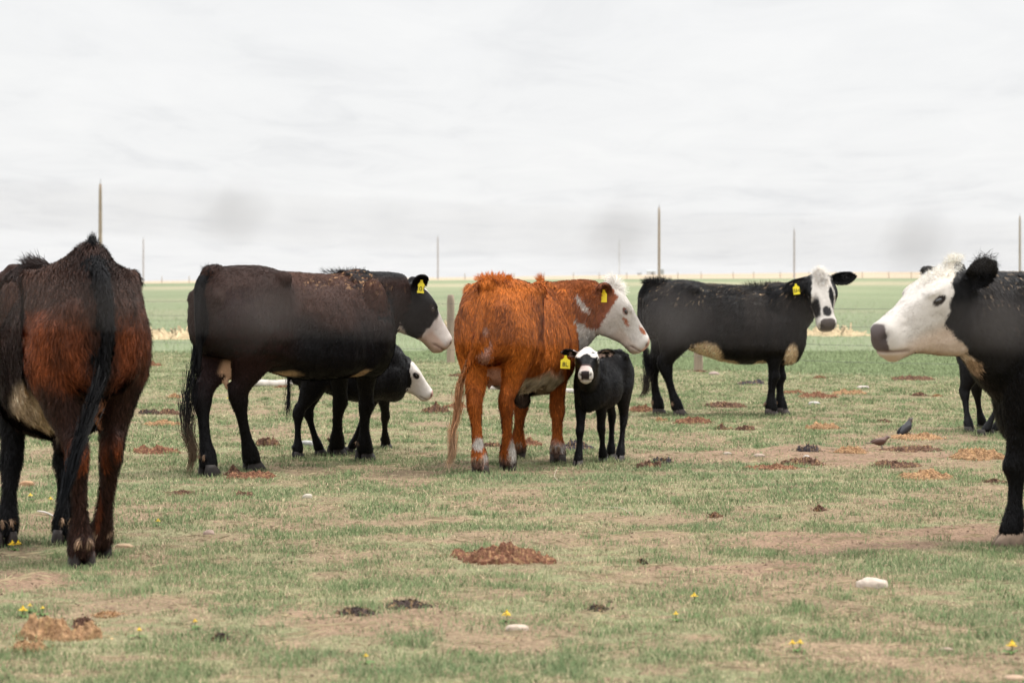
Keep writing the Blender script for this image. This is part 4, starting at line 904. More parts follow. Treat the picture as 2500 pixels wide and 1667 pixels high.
# ------------------------------------------------------------------ crumbs of soil and dung, broken stalks
rg = np.random.default_rng(91); n = 26000; Yb = rg.uniform(7.8 ** .6, 32 ** .6, n) ** (1 / .6); Xb = rg.uniform(-.24, .24, n) * Yb; dm = dirt_mask(Xb, Yb)
k = rg.random(n) < .25 + .75 * dm; Xb, Yb, dm = Xb[k], Yb[k], dm[k]; n = len(Xb); Z = ground_h(Xb, Yb); C0 = np.stack([Xb, Yb, Z], 1); stalk = rg.random(n) < .42
a = rg.uniform(0, 6.28, n); d = np.stack([np.cos(a), np.sin(a), rg.normal(0, .12, n)], 1); e = nrm(np.cross(d, [0, 0, 1.])); up = np.array([0, 0, 1.])
ln = np.where(stalk, rg.uniform(.02, .08, n), rg.uniform(.002, .007, n) * np.exp(rg.normal(0, .4, n))); wd = np.where(stalk, .0011, ln * .8); hh = np.where(stalk, .006, ln * .45)
A = C0 - d * ln[:, None]; B = C0 + d * ln[:, None]; P1 = C0 + e * wd[:, None]; P2 = C0 - e * wd[:, None]; T = C0 + up * (hh + .003)[:, None]; A[:, 2] += .003; B[:, 2] += .004
V = np.stack([A, P1, B, P2, T], 1).reshape(-1, 3); k5 = np.arange(n)[:, None] * 5; tri = np.stack([k5 + np.array(t) for t in ([0, 3, 4], [3, 2, 4], [2, 1, 4], [1, 0, 4])], 1).ravel()
cc = np.where(stalk[:, None], np.array([.44, .36, .23]) * rg.uniform(.6, 1.2, (n, 1)), np.array([.15, .10, .07]) * rg.uniform(.4, 1.9, (n, 1)))
tag(mk('ground_litter', mesh_from('ground_litter', V, tri, np.full(4 * n, 3), colors=np.clip(np.repeat(cc, 5, 0), 0, 1), smooth=False), mat('litter', attr=True, rough=.95, spec=.1)), kind='stuff')
# ------------------------------------------------------------------ posts, wires, poles
M_POST = mat("weathered_wood", (.30, .235, .175), rough=.85, noise=(9, .6, 1.35, (1, 1, .12)), bump=(60, .6))
M_PALER = mat('paler_wood', (.40, .34, .27), rough=.9, noise=(2, .85, 1.1))  # paler wood colour, lowers contrast of the far posts; also dry stalks
M_PALEWOOD = mat("pale_wood", (.52, .47, .42), rough=.8, noise=(8, .75, 1.15), bump=(50, .4))
M_WIRE = mat("galvanised_wire", (.10, .10, .095), rough=.6, spec=.3)
M_RUSTW = mat("weathered_wire", (.17, .155, .15), rough=.6, spec=.3, noise=(90, .7, 1.2))
def post(parent, name, x, y, h, r, matl, z0=None, top_r=.9, lean=0.0):
    z0 = gz(x, y) if z0 is None else z0; rg = np.random.default_rng(int(abs(x * 977 + y * 31)) + 3)
    zs = np.array([-.25, 0, h * .3, h * .65, h * .93, h, h + r * .12]); rr = r * np.array([1.05, 1.0, .98, .95, top_r, top_r * .82, top_r * .45])
    th = np.linspace(0, 2 * np.pi, 14, endpoint=False); w = 1 + .05 * np.sin(th * 3 + rg.random() * 6)
    rings = np.array([np.stack([np.cos(th) * q * w + z * lean, np.sin(th) * q * w, np.full(14, z)], 1) for z, q in zip(zs, rr)])
    v, f = loft(rings + np.array([x, y, z0])); base = np.array(parent.location) if parent else np.array([x, y, z0])
    o = simple(name, v - base, f, matl, parent); 
    if not parent: o.location = base
    return o
def empty(name, loc):
    o = bpy.data.objects.new(name, None); scene.collection.objects.link(o); o.location = loc; o.empty_display_size = .2; return o
fr = tag(empty('wire_fence', (FENCE_A[0], FENCE_A[1], 0)), 'plain wire fence on wooden posts crossing the pasture behind the herd', 'fence')
fd = FENCE_B - FENCE_A; step = fd * 1.0
pts = [FENCE_A + step * k for k in range(-4, 5)]
for p in pts: post(fr, 'post', p[0], p[1], 1.12, .068, M_POST)
for hgt in (.22, .46, .72, .98):
    path = []
    for k in range(len(pts) - 1):
        for t in (0, .5): q = pts[k] * (1 - t) + pts[k + 1] * t; path.append([q[0], q[1] - .075, gz(q[0], q[1]) + hgt - .02 * math.sin(math.pi * t)])
    path.append([pts[-1][0], pts[-1][1] - .075, hgt]); v, f = tube(path, [.0028] * len(path), 5, len(path)); simple('wire', v - np.array(fr.location), f, M_WIRE, fr)
# far fence along the edge of the stubble
FLAB = ['far fence post ' + t for t in ('first right of the leftmost cow', 'just above the tail head of the dark brown cow', 'hidden line post over the dark brown cow rump', 'above the neck of the dark brown cow, left one', 'above the poll of the dark brown cow', 'left of the pale pole above the dark brown cow head', 'right of the pale pole near the orange cow', 'above the orange cow tail head, left one', 'above the orange cow tail head, right one', 'above the middle of the orange cow back', 'above the neck of the orange cow', 'above the white forelock of the orange cow', 'just right of the faintest pole', 'first right of the tall pole over the black cow', 'second right of the tall pole over the black cow', 'above the middle of the black cow back', 'above the black cow back, second left of its pole', 'just left of the pole over the black cow shoulder', 'just right of the pole over the black cow shoulder', 'above the right ear of the black cow', 'first between the black cow ear and the white headed cow', 'second between the black cow ear and the white headed cow', 'just left of the white headed cow poll', 'above the neck of the white headed cow', 'nearest the right edge above the right cow back')]
for k, px in enumerate([395, 462, 536, 905, 968, 1035, 1135, 1190, 1255, 1328, 1400, 1463, 1530, 1655, 1712, 1790, 1840, 1905, 1975, 2040, 2105, 2170, 2225, 2350, 2420]):
    x = (px - 1250) / F * 452; o = post(None, 'fence_post', x, 452, 1.25, .085, M_PALER, z0=float(far_h(np.array([x]), np.array([452.]))[0]))
    tag(o, FLAB[k], 'fence post', 'row of far fence posts on the horizon')
# utility poles: column, top row, distance
for px, top, Y, r, lb in [(245, 450, 221, .17, 'tallest bare utility pole, rising behind the rump of the leftmost cow'), (350, 583, 500, .15, 'thin utility pole on the horizon between the two leftmost cows'),
        (1069, 578, 520, .16, 'pale distant utility pole above the head of the dark brown cow'), (1512, 590, 660, .13, 'faintest utility pole, just left of the tall pole near the black cow'),
        (1609, 507, 322, .17, 'tall bare utility pole above the rump of the black cow'), (1939, 560, 460, .17, 'utility pole on the horizon above the neck of the black cow'), (2490, 528, 380, .16, 'utility pole at the right edge behind the white headed cow')]:
    x = (px - 1250) / F * Y; zt = HC + (HY - top) / F * Y; z0 = float(far_h(np.array([x]), np.array([float(Y)]))[0])
    mpole = M_POST if Y < 450 else mat("hazed_pole", (.36, .34, .33) if Y < 600 else (.5, .5, .5), rough=.9, noise=(2, .85, 1.1))  # farther poles get paler colours that stand in for distance haze
    o = post(None, 'utility_pole', x, Y, zt - z0, r * 1.05, mpole, z0=z0, top_r=.8); tag(o, lb, 'utility pole', 'utility poles across the field')
    rgp = simple('lightning_rod', np.array(tube([(0, 0, zt - z0), (0.02, 0, zt - z0 + .5)], [.03, .02], 6, 2)[0]), tube([(0, 0, 0), (0, 0, 1)], [.03, .02], 6, 2)[1], M_WIRE, o)
# distant farm things
def box(c, s): 
    c = np.array(c); s = np.array(s) / 2; return c + np.array([[i, j, k] for i in (-1, 1) for j in (-1, 1) for k in (-1, 1)]) * s, [[0, 1, 3, 2], [4, 6, 7, 5], [0, 4, 5, 1], [2, 3, 7, 6], [0, 2, 6, 4], [1, 5, 7, 3]]
M_SHED = mat("grey_sheet", (.33, .35, .35), rough=.6, noise=(1.5, .9, 1.1)); M_WHITEM = mat("white_metal", (.58, .59, .60), rough=.5, noise=(2, .93, 1.05)); M_DARK = mat("dark_opening", (.12, .13, .14), rough=.8)
def far_thing(px, name, label, cat, parts, Y=700.):
    x = (px - 1250) / F * Y; r = empty(name, (x, Y, float(far_h(np.array([x]), np.array([Y]))[0]) - .05)); tag(r, label, cat)
    for nm, vf, m_ in parts: simple(nm, vf[0], vf[1], m_, r, smooth=False)
far_thing(1617, 'storage_tank', 'small grey upright tank on the horizon right of the tall pole', 'tank', [('body', loft(np.array([np.stack([np.cos(np.linspace(0, 6.28, 16, endpoint=False)) * q, np.sin(np.linspace(0, 6.28, 16, endpoint=False)) * q, np.full(16, z)], 1) for z, q in ((0, .5), (1.5, .5), (1.75, .3), (1.8, .05))])), M_SHED)])
far_thing(1590, 'farm_shed', 'pale distant farm shed on the horizon left of the tall pole', 'shed', [('wall', box((0, 0, .5), (2.6, 2, 1.0)), M_WHITEM), ('roof', (np.array([[-1.5, -1.2, 1.0], [1.5, -1.2, 1.0], [1.5, 1.2, 1.0], [-1.5, 1.2, 1.0], [-1.5, 0, 1.45], [1.5, 0, 1.45]]), [[0, 1, 5, 4], [2, 3, 4, 5], [0, 4, 3], [1, 2, 5], [3, 2, 1, 0]]), M_SHED), ('door', box((.3, -1.02, .35), (.6, .05, .7)), M_DARK)])
far_thing(1561, 'farm_trailer', 'low grey farm trailer on the horizon near the faint pole', 'trailer', [('deck', box((0, 0, .48), (1.3, .8, .25)), M_SHED), ('headboard', box((.62, 0, .75), (.06, .8, .4)), M_SHED), ('wheel', ellipsoid((-.3, -.35, .2), (.2, .08, .2)), M_DARK), ('wheel', ellipsoid((.3, -.35, .2), (.2, .08, .2)), M_DARK)])

# ------------------------------------------------------------------ pale poles lying in the grass
def lying(a, b, r, name, label, cat):
    A = G(*a); B = G(*b); A[2] = gz(A[0], A[1]) + r * .6; B[2] = gz(B[0], B[1]) + r * .6; o_ = A.copy(); P_ = [A + (B - A) * t + np.array([0, 0, .01 * math.sin(t * 9)]) for t in np.linspace(0, 1, 7)]
    v, f = tube(P_, [r * .95, r, r * 1.02, r, r * .97, r * .95, r * .85], 12, 24); o = simple(name, v - o_, f, M_PALEWOOD, None, o_); tag(o, label, cat, 'pale poles lying on the grass')
lying((590, 944), (752, 938), .050, 'fallen_pole', 'pale pole lying on the grass behind the belly of the dark brown cow', 'pole')
lying((1196, 951), (1425, 962), .034, 'fallen_pole', 'thin pale pole lying on the grass behind the orange cow and the small calf', 'pole')

# ------------------------------------------------------------------ dung pats
M_DUNG = mat("dung", attr=True, rough=.9, spec=.15, noise=(55, .6, 1.35), bump=(70, .8))
COLS = {'r': (.150, .070, .042), 'd': (.045, .032, .028), 't': (.27, .160, .085), 'b': (.095, .052, .036), 'g': (.050, .044, .048)}
def pat(px, py, wp, hp, kind, label, cat='dung', seed=0, tallk=1.0, group='dried dung pats scattered on the pasture'):
    wp *= 1.12; hp *= 1.25; c = G(px, py); Y = c[1]; w = wp / F * Y / 2; depth = max(w * .75, .05); hgt = max(hp / F * Y * .50, .014) * tallk; rg = np.random.default_rng(seed)
    nr, nt = (56, 120) if w > .12 else (30, 60); rr = np.linspace(0, 1, nr) ** .8; th = np.linspace(0, 2 * np.pi, nt, endpoint=False); RR, TT = np.meshgrid(rr, th, indexing='ij')
    ux, uy = RR * np.cos(TT), RR * np.sin(TT); n_ = ux.size
    edge = .55 + .80 * fbm(np.stack([np.cos(TT.ravel()) * 2.6, np.sin(TT.ravel()) * 2.6, TT.ravel() * 0 + seed], 1), 3, 300)
    x = ux.ravel() * w * edge; y = uy.ravel() * depth * edge; r = RR.ravel()
    base = (1 - r ** 5); Q = np.stack([x * 26, y * 26, x * 0 + seed * 3.1], 1); q2 = Q * .38
    lump = fbm(Q, 3, 301); ridge = 1 - np.abs(fbm(Q * 1.3, 3, 302) * 2 - 1) * 1.6; big = sstep(.30, .72, fbm(q2, 2, 303))
    z = base * hgt * (.02 + .75 * big * (1 - .5 * r)) + base ** .5 * hgt * (lump - .42) * 1.7 + base ** .3 * ridge * min(hgt, .03) * .5 + base ** .3 * (fbm(Q * 2.6, 3, 307) - .4) * min(hgt, .04) * .8
    z = z + ground_h(c[0] + x, c[1] + y) - .004 * r; z = np.where(r > .985, z - .03, z)
    k = COLS[kind]; t = fbm(Q * 1.7, 3, 304); col = np.array(k) * (.55 + .9 * t)[:, None] * np.exp(.35 * (ridge - .4))[:, None]  # crevices darkened in the colour, painting shade between ridges
    strawm = sstep(.58, .7, fbm(np.stack([x * 120, y * 40, x * 0 + seed], 1), 2, 305)); col = col * (1 - .45 * strawm[:, None]) + np.array([.42, .27, .13]) * .45 * strawm[:, None]
    V = np.stack([x, y, z], 1); i = (np.arange(nr - 1)[:, None] * nt + np.arange(nt)[None]).ravel(); j = (np.arange(nr - 1)[:, None] * nt + (np.arange(nt)[None] + 1) % nt).ravel()
    q = np.stack([i, i + nt, j + nt, j], 1)
    # loose crumbs and fibres standing off the surface
    m = 620; a = rg.integers(0, len(V), m); q_ = np.where(rg.random(m) < .5, 1.04, 1 + rg.random(m) ** 2 * .9)[:, None]; P0 = V[a] * np.concatenate([q_, q_, np.ones((m, 1))], 1); P0[:, 2] = np.where(q_[:, 0] > 1.05, ground_h(c[0] + P0[:, 0], c[1] + P0[:, 1]) + .006, P0[:, 2]) ; s = rg.uniform(.004, .016, m) * (Y / 14) ** .3; d = nrm(rg.normal(0, 1, (m, 3)) * [1, 1, .5]); e = nrm(np.cross(d, rg.normal(0, 1, (m, 3))))
    FV = np.stack([P0 - e * s[:, None] * .25, P0 + e * s[:, None] * .25, P0 + d * s[:, None] + [0, 0, .004]], 1).reshape(-1, 3); fc = np.repeat(col[a] * rg.uniform(.7, 2.0, (m, 1)), 3, 0)
    me = mesh_from('dung_pat', np.concatenate([V, FV]), np.concatenate([q.ravel(), np.arange(3 * m) + len(V)]), np.concatenate([np.full(len(q), 4), np.full(m, 3)]), colors=np.clip(np.concatenate([col, fc]), 0, 1))
    o = mk('dung_pat', me, M_DUNG, None, (c[0], c[1], 0)); tag(o, label, cat, group); return o
D_ = [
 (150,1552,190,80,'t','long orange crusted dung pile in the lower left'), (70,1586,78,34,'t','broken dung lump at the near end of the long orange pile, lower left'), (262,1505,60,26,'t','small orange dung lump at the upper end of the lower left pile'), (205,1530,50,26,'b','smooth dark lump on the near side of the orange pile, lower left'),
 (1240,1375,200,52,'r','broad broken brown dung pat in the centre foreground below the orange cow'), (1150,1362,90,30,'r','smaller brown dung pat touching the left side of the broad central pat'),(1270,1362,40,26,'d','dark crumbly lump on top of the broad central dung pat'),
 (384,1104,96,22,'r','red brown dung pat between the leftmost cow and the dark brown cow'), (368,1012,58,14,'d','dark dung pat, left of a row of two beyond the leftmost cow'), (413,1013,46,13,'b','brown dung pat, right of a row of two beyond the leftmost cow'),
 (395,1038,74,11,'t','flat tan dung pat under the row of two beyond the leftmost cow'), (372,893,46,12,'r','small red dung pat far off beside the leftmost cow'), (425,972,28,10,'t','tiny tan dung lump with a pale stone far off at left'),
 (654,1090,54,30,'b','rounded dark dung lump between the hind legs of the dark brown cow'), (612,1164,112,24,'r','red dung pat in front of the hind hoof of the dark brown cow'), (570,1158,40,26,'b','ragged brown dung lump left of the red pat at the dark brown cow'),
 (1063,1008,68,28,'b','jagged dark dung lump on the grass under the calf nose in profile'), (1112,995,50,11,'r','flat dung pat left of the orange cow, beyond the jagged lump'), (1120,919,42,11,'b','far dung pat beside the wooden fence post'),
 (1585,1139,62,38,'b','tall crumbly dung heap right of the calf facing the camera'), (1618,1130,46,32,'g','grey curled lump on the right of the tall crumbly heap'), (1403,1098,88,24,'g','grey fibrous dung mound behind the front leg of the calf facing the camera'),
 (1292,1086,54,22,'r','red brown dung pat seen between the legs of the orange cow'),(1200,1087,40,14,'b','small dung pat behind the left hind leg of the orange cow'),
 (1568,1003,64,20,'r','red dung pat behind the hind hoof of the black cow'), (1617,1029,30,14,'t','small round tan dung pat below the hind leg of the black cow'), (1693,1033,82,20,'r','red dung pat in the grass below the belly of the black cow'), (1772,993,90,14,'b','long dark dung pat under the belly of the black cow'),
 (1835,939,60,13,'g','dark stick shaped dung roll behind the front leg of the black cow'), (1763,1050,44,15,'b','ragged dung pat, left of a close pair below the black cow'), (1818,1051,42,15,'b','ragged dung pat, right of a close pair below the black cow'), (1708,908,30,7,'b','tiny flat dung pat at the foot of the post behind the black cow'),
 (1995,970,92,17,'r','large ragged dung pat right of the front legs of the black cow'), (2075,962,76,14,'t','tan crumbled dung pat just right of the large ragged one'), (1935,960,56,12,'r','low red dung pat touching the front leg of the black cow'), (2000,922,32,9,'r','small far dung pat under the chest of the black cow'),
 (2225,926,96,15,'b','long dark dung pat far off below the white muzzle'), (2248,967,38,9,'b','small brown dung pat left of the calf hidden behind the right cow'), (2287,969,22,10,'t','tiny orange dung lump near the hidden calf'), (2012,1046,76,18,'t','tan dung pat in green grass left of the dark bird'),
 (2240,1068,118,15,'t','flat orange dung pat under the dark bird'), (2224,1102,136,18,'b','long dark dung pat right of the brown bird'), (2076,1107,76,22,'t','pale orange dung pat left of the brown bird'), (2386,1121,128,32,'t','large orange fibrous dung pat beside the leg of the right cow'),
 (2262,1166,122,25,'t','orange dung pat in the grass nearest the leg of the right cow'), (2430,1177,54,13,'b','small dark dung pat touching the leg of the right cow'), (1972,1104,54,28,'g','grey black curly dung lump with a white stone, right of centre'), (1955,1133,90,20,'b','dark crust of dung just below the grey curly lump'),
 (1880,1146,110,14,'r','thin red dung crust left of the dark crust, on bare soil'), (2186,1136,104,16,'b','low brown dung pat below the long dark one beside the brown bird'), (598,1209,44,16,'b','small red brown dung lump below the dark brown cow'),
 (1460,1492,42,16,'d','black ragged scrap on the grass in the right foreground'), (1567,1373,16,12,'d','tiny black clod right of the broad central pat'), (870,1503,90,20,'d','dark broken soil clods left of centre in the foreground'), (1000,1488,104,20,'d','dark cracked soil crust right of the broken clods'),
 (540,1556,34,18,'d','black twisted scrap in the left foreground grass'), (2155,1030,30,9,'b','small brown clod near the dark bird'), (1745,1262,26,14,'b','small brown clod on bare soil right of centre'), (2000,1250,24,10,'b','tiny clod on the right side bare soil'), (445,1203,70,10,'b','thin dark dung crust left of the dark brown cow hooves'), (690,945,36,10,'r','red dung lump under the belly of the dark brown cow, by the pale pole')]
for i_, d_ in enumerate(D_): pat(*d_, seed=i_ + 1)

# ------------------------------------------------------------------ stones
M_STONE = mat("stone", attr=True, rough=.8, spec=.25, noise=(35, .85, 1.12), bump=(40, .3))
def stone(px, py, wp, hp, col, label, seed, rot=0.0):
    c = G(px, py); Y = c[1]; w = wp / F * Y / 2; h = max(hp / F * Y * .55, .010); v, f = ellipsoid((0, 0, 0), (1, 1, 1), nu=30, nv=16)
    nn_ = nrm(v); pw = np.abs(nn_) ** .8 * np.sign(nn_); v = pw * (.82 + .4 * fbm(nn_ * 1.6 + seed * 3, 3, 400))[:, None] * np.array([w, w * .62, h]); a = R(rot); v = v @ np.array([[math.cos(a), math.sin(a), 0], [-math.sin(a), math.cos(a), 0], [0, 0, 1]])
    v[:, 2] = np.maximum(v[:, 2], -h * .5); cc = np.array(col) * .72 * (.80 + .4 * fbm(nn_ * 4 + seed, 3, 401))[:, None]
    o = simple('stone', v, f, M_STONE, None, (c[0], c[1], gz(c[0], c[1]) + h * .30), colors=cc); tag(o, label, 'stone', 'stones on the pasture')
S_ = [(2130,1432,80,30,(.62,.52,.43),'large pale flat stone in the right foreground grass'),(1264,1541,56,20,(.60,.48,.38),'pale cream stone below a dandelion in the centre foreground'),(65,1184,34,16,(.50,.30,.17),'smooth orange pebble under the belly of the leftmost cow'),
 (303,1333,46,13,(.50,.35,.22),'long tan stone right of the hooves of the leftmost cow'),(750,1213,24,14,(.62,.56,.46),'small white stone on the grass below the calf behind the brown cow'),(509,1304,26,18,(.46,.34,.28),'pinkish grey stone on bare soil left of centre'),
 (747,1090,34,20,(.50,.49,.47),'rounded white stone among the legs of the dark brown cow'),(1743,914,26,10,(.50,.38,.33),'pinkish far stone behind the belly of the black cow'),(2107,948,30,9,(.60,.52,.47),'pale flat far stone right of the black cow'),(1988,987,28,10,(.58,.55,.50),'pale stone just below the large ragged dung pat'),
 (2478,1661,56,16,(.52,.36,.25),'tan stone cut by the bottom right corner'),(1969,1119,16,11,(.64,.58,.52),'white pebble in front of the grey curly lump'),(1776,1111,20,9,(.50,.42,.34),'small tan stone on the bare soil right of the tall heap'),(1853,1117,28,11,(.48,.38,.30),'flat brownish stone left of the grey curly lump'),
 (2310,1590,34,12,(.46,.34,.26),'pinkish stone in the lower right grass left of a dandelion'),(1552,1007,0.1,0.1,(.5,.5,.5),'')]
for i_, t_ in enumerate(S_[:-1]): stone(*t_, seed=i_ + 1, rot=(i_ * 37) % 50 - 25)
# a thin white bone-like stick by the leftmost cow
A = G(92, 1252); B = G(132, 1264); v, f = tube([A + [0, 0, .012], (A + B) / 2 + [0, 0, .018], B + [0, 0, .010]], [.004, .0055, .004], 8, 12); o = simple('dry_stick', v - A, f, M_PALEWOOD, None, A); tag(o, 'thin white dry stick on the ground by the front hoof of the leftmost cow', 'stick')
A = G(1900, 1243); B = G(1545, 1264)
A = G(1478, 1243); B = G(1543, 1262); v, f = tube([A + [0, 0, .012], (A + B) / 2 + [0.02, 0, .03], B + [0, 0, .010]], [.001, .0018, .001], 6, 12); o = simple('dry_stalk', v - A, f, M_PALER, None, A); tag(o, 'long thin pale grass stalk lying right of the centre, below the small calf', 'stalk')
A = G(1360, 1160); B = G(1369, 1180); v, f = tube([A + [0, 0, .05], (A + B) / 2 + [-0.03, 0, .02], B + [0, 0, .010]], [.001, .0018, .0015], 6, 12); o = simple('dry_stalk', v - A, f, M_PALER, None, A); tag(o, 'short curled pale stalk just below the front hoof of the orange cow', 'stalk')

# ------------------------------------------------------------------ dandelions
M_PETAL = mat("petal", (.74, .50, .012), rough=.6); M_GREEN = mat("leaf_green", (.09, .16, .04), rough=.7)
def dandelion_parts(root, r, hgt, seed, heads=((0, 0),)):
    rg = np.random.default_rng(seed)
    for hx, hy in heads:
        V = []; Fs = []
        for lay_, (n_, rr, zz) in enumerate(((18, 1.0, .0), (14, .75, .12), (10, .45, .22), (6, .2, .28))):
            for k in range(n_):
                a = 2 * math.pi * (k + rg.random() * .4) / n_; d = np.array([math.cos(a), math.sin(a), 0]); s_ = np.array([-d[1], d[0], 0]) * r * .11; t_ = rr * rg.uniform(.85, 1.1); b = len(V); z0 = hgt + zz * r
                tk_ = .55 * r; z0 += lay_ * r * .12; V += [d * r * .05 + s_ + [hx, hy, z0 + tk_ * (1 - rr)], d * r * .05 - s_ + [hx, hy, z0 + tk_ * (1 - rr)], d * r * t_ - s_ * 1.1 + [hx, hy, z0 + .18 * r * rg.random()], d * r * t_ + s_ * 1.1 + [hx, hy, z0 + .18 * r * rg.random()]]; Fs.append([b, b + 1, b + 2, b + 3])
        simple('flower_head', np.array(V), Fs, M_PETAL, root)
        v, f = tube([(hx * .3, hy * .3, -.01), (hx * .7, hy * .7, hgt * .5), (hx, hy, hgt)], [.0016, .0016, .002], 6, 8); simple('stem', v, f, M_GREEN, root)
    V = []; Fs = []
    for k in range(7):
        a = rg.random() * 6.28; d = np.array([math.cos(a), math.sin(a), 0]); s_ = np.array([-d[1], d[0], 0]); L_ = rg.uniform(.03, .06); b = len(V)
        for t in np.linspace(0, 1, 6): w_ = .006 * math.sin(math.pi * min(t + .1, 1)) * (1 + .5 * (int(t * 5) % 2)); q_ = d * L_ * t + np.array([0, 0, .012 * math.sin(t * 3)]); V += [q_ + s_ * w_, q_ - s_ * w_]
        for t in range(5): Fs.append([b + 2 * t, b + 2 * t + 1, b + 2 * t + 3, b + 2 * t + 2])
    simple('leaf_rosette', np.array(V), Fs, M_GREEN, root)
for k, (px, py, wp, lb, hd_) in enumerate([(36,1338,14,'pair of yellow dandelion heads in front of the left hoof of the leftmost cow',((-.012,0),(.016,.01))),(56,1500,15,'bright yellow dandelion above the orange dung pile, lower left',((0,0),)),(73,1491,8,'tiny dandelion bud just right of the bright one, lower left',((0,0),)),(104,1498,8,'small dandelion at the top edge of the orange dung pile',((0,0),)),
    (340,1548,10,'small dandelion right of the orange dung pile',((0,0),)),(476,1530,9,'small dandelion in the left foreground grass, above the black scrap',((0,0),)),(1237,1517,17,'yellow dandelion right above the pale cream stone',((0,0),)),(893,1610,10,'small dandelion near the bottom, left of centre',((0,0),)),(1695,1460,12,'small yellow dandelion in the right half, left of the large pale stone',((0,0),)),
    (1650,1510,10,'small dandelion just lower left of another, right half foreground',((0,0),)),(1944,1584,13,'pair of yellow dandelion heads near the bottom, right of centre',((-.014,0),(.016,.008))),(2471,1589,19,'bright yellow dandelion near the bottom right corner',((0,0),)),(74,1217,9,'small dandelion below the orange pebble at left',((0,0),)),(123,1225,9,'small dandelion beside the front leg of the leftmost cow',((0,0),)),
    (386,1282,9,'lone small dandelion between the leftmost cow and the pinkish stone',((0,0),)),(563,973,14,'far yellow flower clump by the tail of the dark brown cow',((0,0),))]):
    c = G(px, py + 6); r = empty('dandelion', (c[0], c[1], gz(c[0], c[1]))); tag(r, lb, 'dandelion', 'dandelions in the pasture'); dandelion_parts(r, wp / F * c[1] / 2 * 1.45, .030, k, hd_)

# ------------------------------------------------------------------ hay left on the field
M_HAY = mat("hay", attr=True, rough=.9, spec=.1)
def hay(px, py, wp, hp, label, seed):
    c = G(px, py); Y = c[1]; w = wp / F * Y / 2; rg = np.random.default_rng(seed); z0 = gz(c[0], c[1]); n_ = 5000; u = rg.normal(0, .42, n_); vv = rg.normal(0, .4, n_); hgt = hp / F * Y * .22
    k_ = np.clip(1 - np.abs(u) ** 2.4, 0, 1) * (.5 + fbm(np.stack([u * 3, u * 0, u * 0 + seed], 1), 2, 501)); P0 = np.stack([u * w, vv * max(w * .35, 1.2), rg.random(n_) * hgt * k_ * np.exp(-vv ** 2 * 3)], 1)
    d = nrm(rg.normal(0, 1, (n_, 3)) * [1, .6, .10]); L_ = rg.uniform(.12, .35, n_)[:, None]; e = nrm(np.cross(d, [0, -1, .4])) * .02
    V = np.stack([P0 - e, P0 + e, P0 + d * L_ + e, P0 + d * L_ - e], 1).reshape(-1, 3); cc = np.repeat(np.array([.46, .36, .22]) * rg.uniform(.8, 1.2, (n_, 1)), 4, 0)
    V[:, 2] = np.maximum(V[:, 2], .01)
    o = mk('hay_windrow', mesh_from('hay_windrow', V, np.arange(4 * n_), np.full(n_, 4), colors=cc, normals=np.tile([0, -.3, .95], (4 * n_, 1))), M_HAY, None, (c[0], c[1], z0)); tag(o, label, 'hay', 'hay spread out on the green field')
hay(350, 823, 90, 14, 'pale hay heap on the green field beside the leftmost cow', 1); hay(440, 826, 80, 6, 'thin hay streak on the field left of the dark brown cow', 2); hay(1095, 812, 62, 24, 'hay pile behind the wooden post and the white muzzle', 3); hay(2035, 818, 105, 9, 'tan hay strip on the field under the chin of the black cow', 4)

# ------------------------------------------------------------------ two birds
M_BIRD = mat("feathers", attr=True, rough=.55, spec=.4)
def bird(px, py, az, pitch, col, hcol, label, s=1.0):
    c = G(px, py); z0 = gz(c[0], c[1]); r = empty('bird', (c[0], c[1], z0)); tag(r, label, 'bird', 'small birds on the ground')
    a, p_ = R(az), R(pitch); ex = np.array([math.cos(a) * math.cos(p_), math.sin(a) * math.cos(p_), math.sin(p_)]); ey = np.array([-math.sin(a), math.cos(a), 0]); M3 = np.stack([ex, ey, np.cross(ex, ey)], 1)
    T_ = lambda P_: (np.asarray(P_) * s) @ M3.T + np.array([0, 0, .066 * s])
    th = np.linspace(0, 2 * np.pi, 16, endpoint=False); rings = []
    for x, zc_, ry, rz in ((-.075, .004, .008, .005), (-.055, .0, .022, .018), (-.02, -.002, .033, .032), (.02, .0, .034, .034), (.045, .010, .024, .026), (.055, .020, .019, .020), (.068, .027, .018, .018), (.080, .027, .012, .012), (.086, .025, .006, .006)):
        rings.append(np.stack([np.full(16, x), np.cos(th) * ry, zc_ + np.sin(th) * rz], 1))
    v, f = loft(np.array(rings)); cc = np.where((v[:, 0] > .045)[:, None], np.array(hcol), np.array(col)) * (.8 + .4 * fbm(v * 90, 2, 3))[:, None]; simple('body', T_(v), f, M_BIRD, r, colors=cc)
    for sd in (1, -1):
        v, f = ellipsoid((-.025, sd * .029, .006), (.060, .009, .022)); simple('wing', T_(v), f, M_BIRD, r, colors=np.tile(np.array(col) * .75, (len(v), 1)))
        v, f = tube([T_((0.0, sd * .012, -.028)), T_((.005, sd * .014, -.045)) * [1, 1, .7], np.array([.0 + .01 * math.cos(a), sd * .014 * math.cos(a), 0])], [.003, .0022, .002], 6, 6); simple('leg', v, f, M_DARK, r)
    v, f = box((-.105, 0, .004), (.070, .022, .004)); simple('tail', T_(v), f, M_BIRD, r, colors=np.tile(np.array(col) * .7, (len(v), 1)))
    v, f = loft(np.array([np.stack([np.full(8, x), np.cos(th[::2]) * q_, .024 + np.sin(th[::2]) * q_], 1) for x, q_ in ((.084, .005), (.094, .0035), (.102, .0006))])); simple('beak', T_(v), f, M_DARK, r)
bird(2213, 1066, 28, 36, (.030, .030, .034), (.045, .028, .022), 'black bird with brown head leaning up on an orange dung pat', 1.12)
bird(2150, 1098, 12, 8, (.12, .062, .045), (.10, .055, .042), 'brown bird crouched on the ground left of the long dark dung pat', .92)

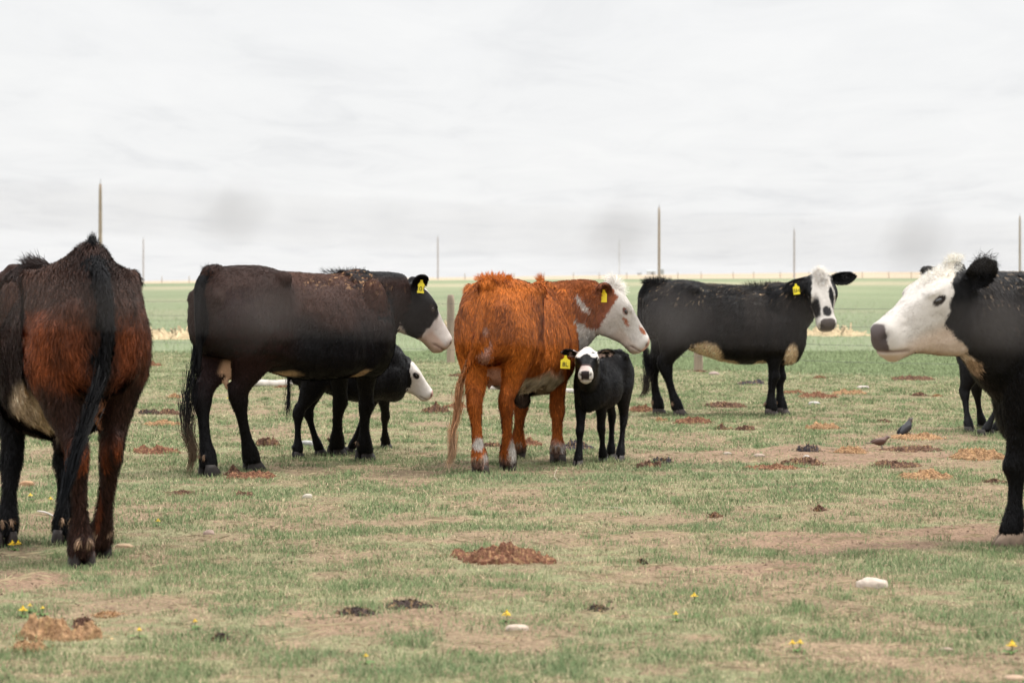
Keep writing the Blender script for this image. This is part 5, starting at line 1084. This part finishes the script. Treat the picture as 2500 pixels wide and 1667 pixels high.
# ------------------------------------------------------------------ the barbed wire the photograph is taken through
bw = tag(empty('barbed_wire_fence', (0, .80, 0)), 'out of focus barbed wire strands right in front of the viewer, blurred to grey smears', 'barbed wire')
def near_post(x): 
    o = post(bw, 'post', x, .85, 1.55, .055, M_POST); return o
near_post(-1.9); near_post(1.9)
def strand(pts_, D=.80):
    P_ = np.array([W(px, py, D) for px, py in pts_]); x0, x1 = -1.9, 1.9
    xs = np.linspace(x0, x1, 1500); zs = np.interp(xs, P_[:, 0], P_[:, 2]); zs = np.convolve(np.pad(zs, 60, mode='edge'), np.ones(121) / 121, 'valid')
    for ph in (0, math.pi):
        a_ = xs * 2 * math.pi / .055 + ph; path = np.stack([xs, D + .0006 * np.cos(a_), zs + .0006 * np.sin(a_)], 1); v, f = tube(path, [.00045] * len(path), 5, len(path)); simple('wire', v - np.array(bw.location), f, M_RUSTW, bw)
    return lambda x: float(np.interp(x, xs, zs))
def barb(x, z, D=.80, seed=0):
    rg = np.random.default_rng(seed); pp = []
    for k in range(2):
        th = np.linspace(0, 4 * math.pi, 26); coil = np.stack([x + (k - .5) * .005 + th / (4 * math.pi) * .004, D + .0024 * np.cos(th), z + .0024 * np.sin(th)], 1); pp.append(tube(coil, [.00055] * 26, 5, 40))
        for s_ in (1, -1): a_ = rg.uniform(-.9, .9) + (0 if k else 1.2); p0 = np.array([x + (k - .5) * .005, D, z]); pp.append(tube([p0, p0 + np.array([.003 * s_, math.sin(a_) * .006 * s_, math.cos(a_) * .007 * s_]), p0 + np.array([.006 * s_, math.sin(a_) * .010 * s_, math.cos(a_) * .010 * s_])], [.0007, .0006, .0003], 5, 6))
    v, f = join(pp); simple('barb', v - np.array(bw.location), f, M_RUSTW, bw)
top = strand([(-400, 470), (100, 505), (565, 530), (1100, 552), (1500, 585), (1900, 598), (2230, 602), (2900, 612)])
low = strand([(-400, 715), (110, 738), (650, 772), (1215, 778), (1650, 790), (2400, 800), (2900, 806)])
for k, px in enumerate((-360, 565, 1500, 2230, 3100)): x = (px - 1250) / F * .80; barb(x, top(x), seed=k)
for k, px in enumerate((-200, 640, 1640, 2440)): x = (px - 1250) / F * .80; barb(x, low(x), seed=k + 9)
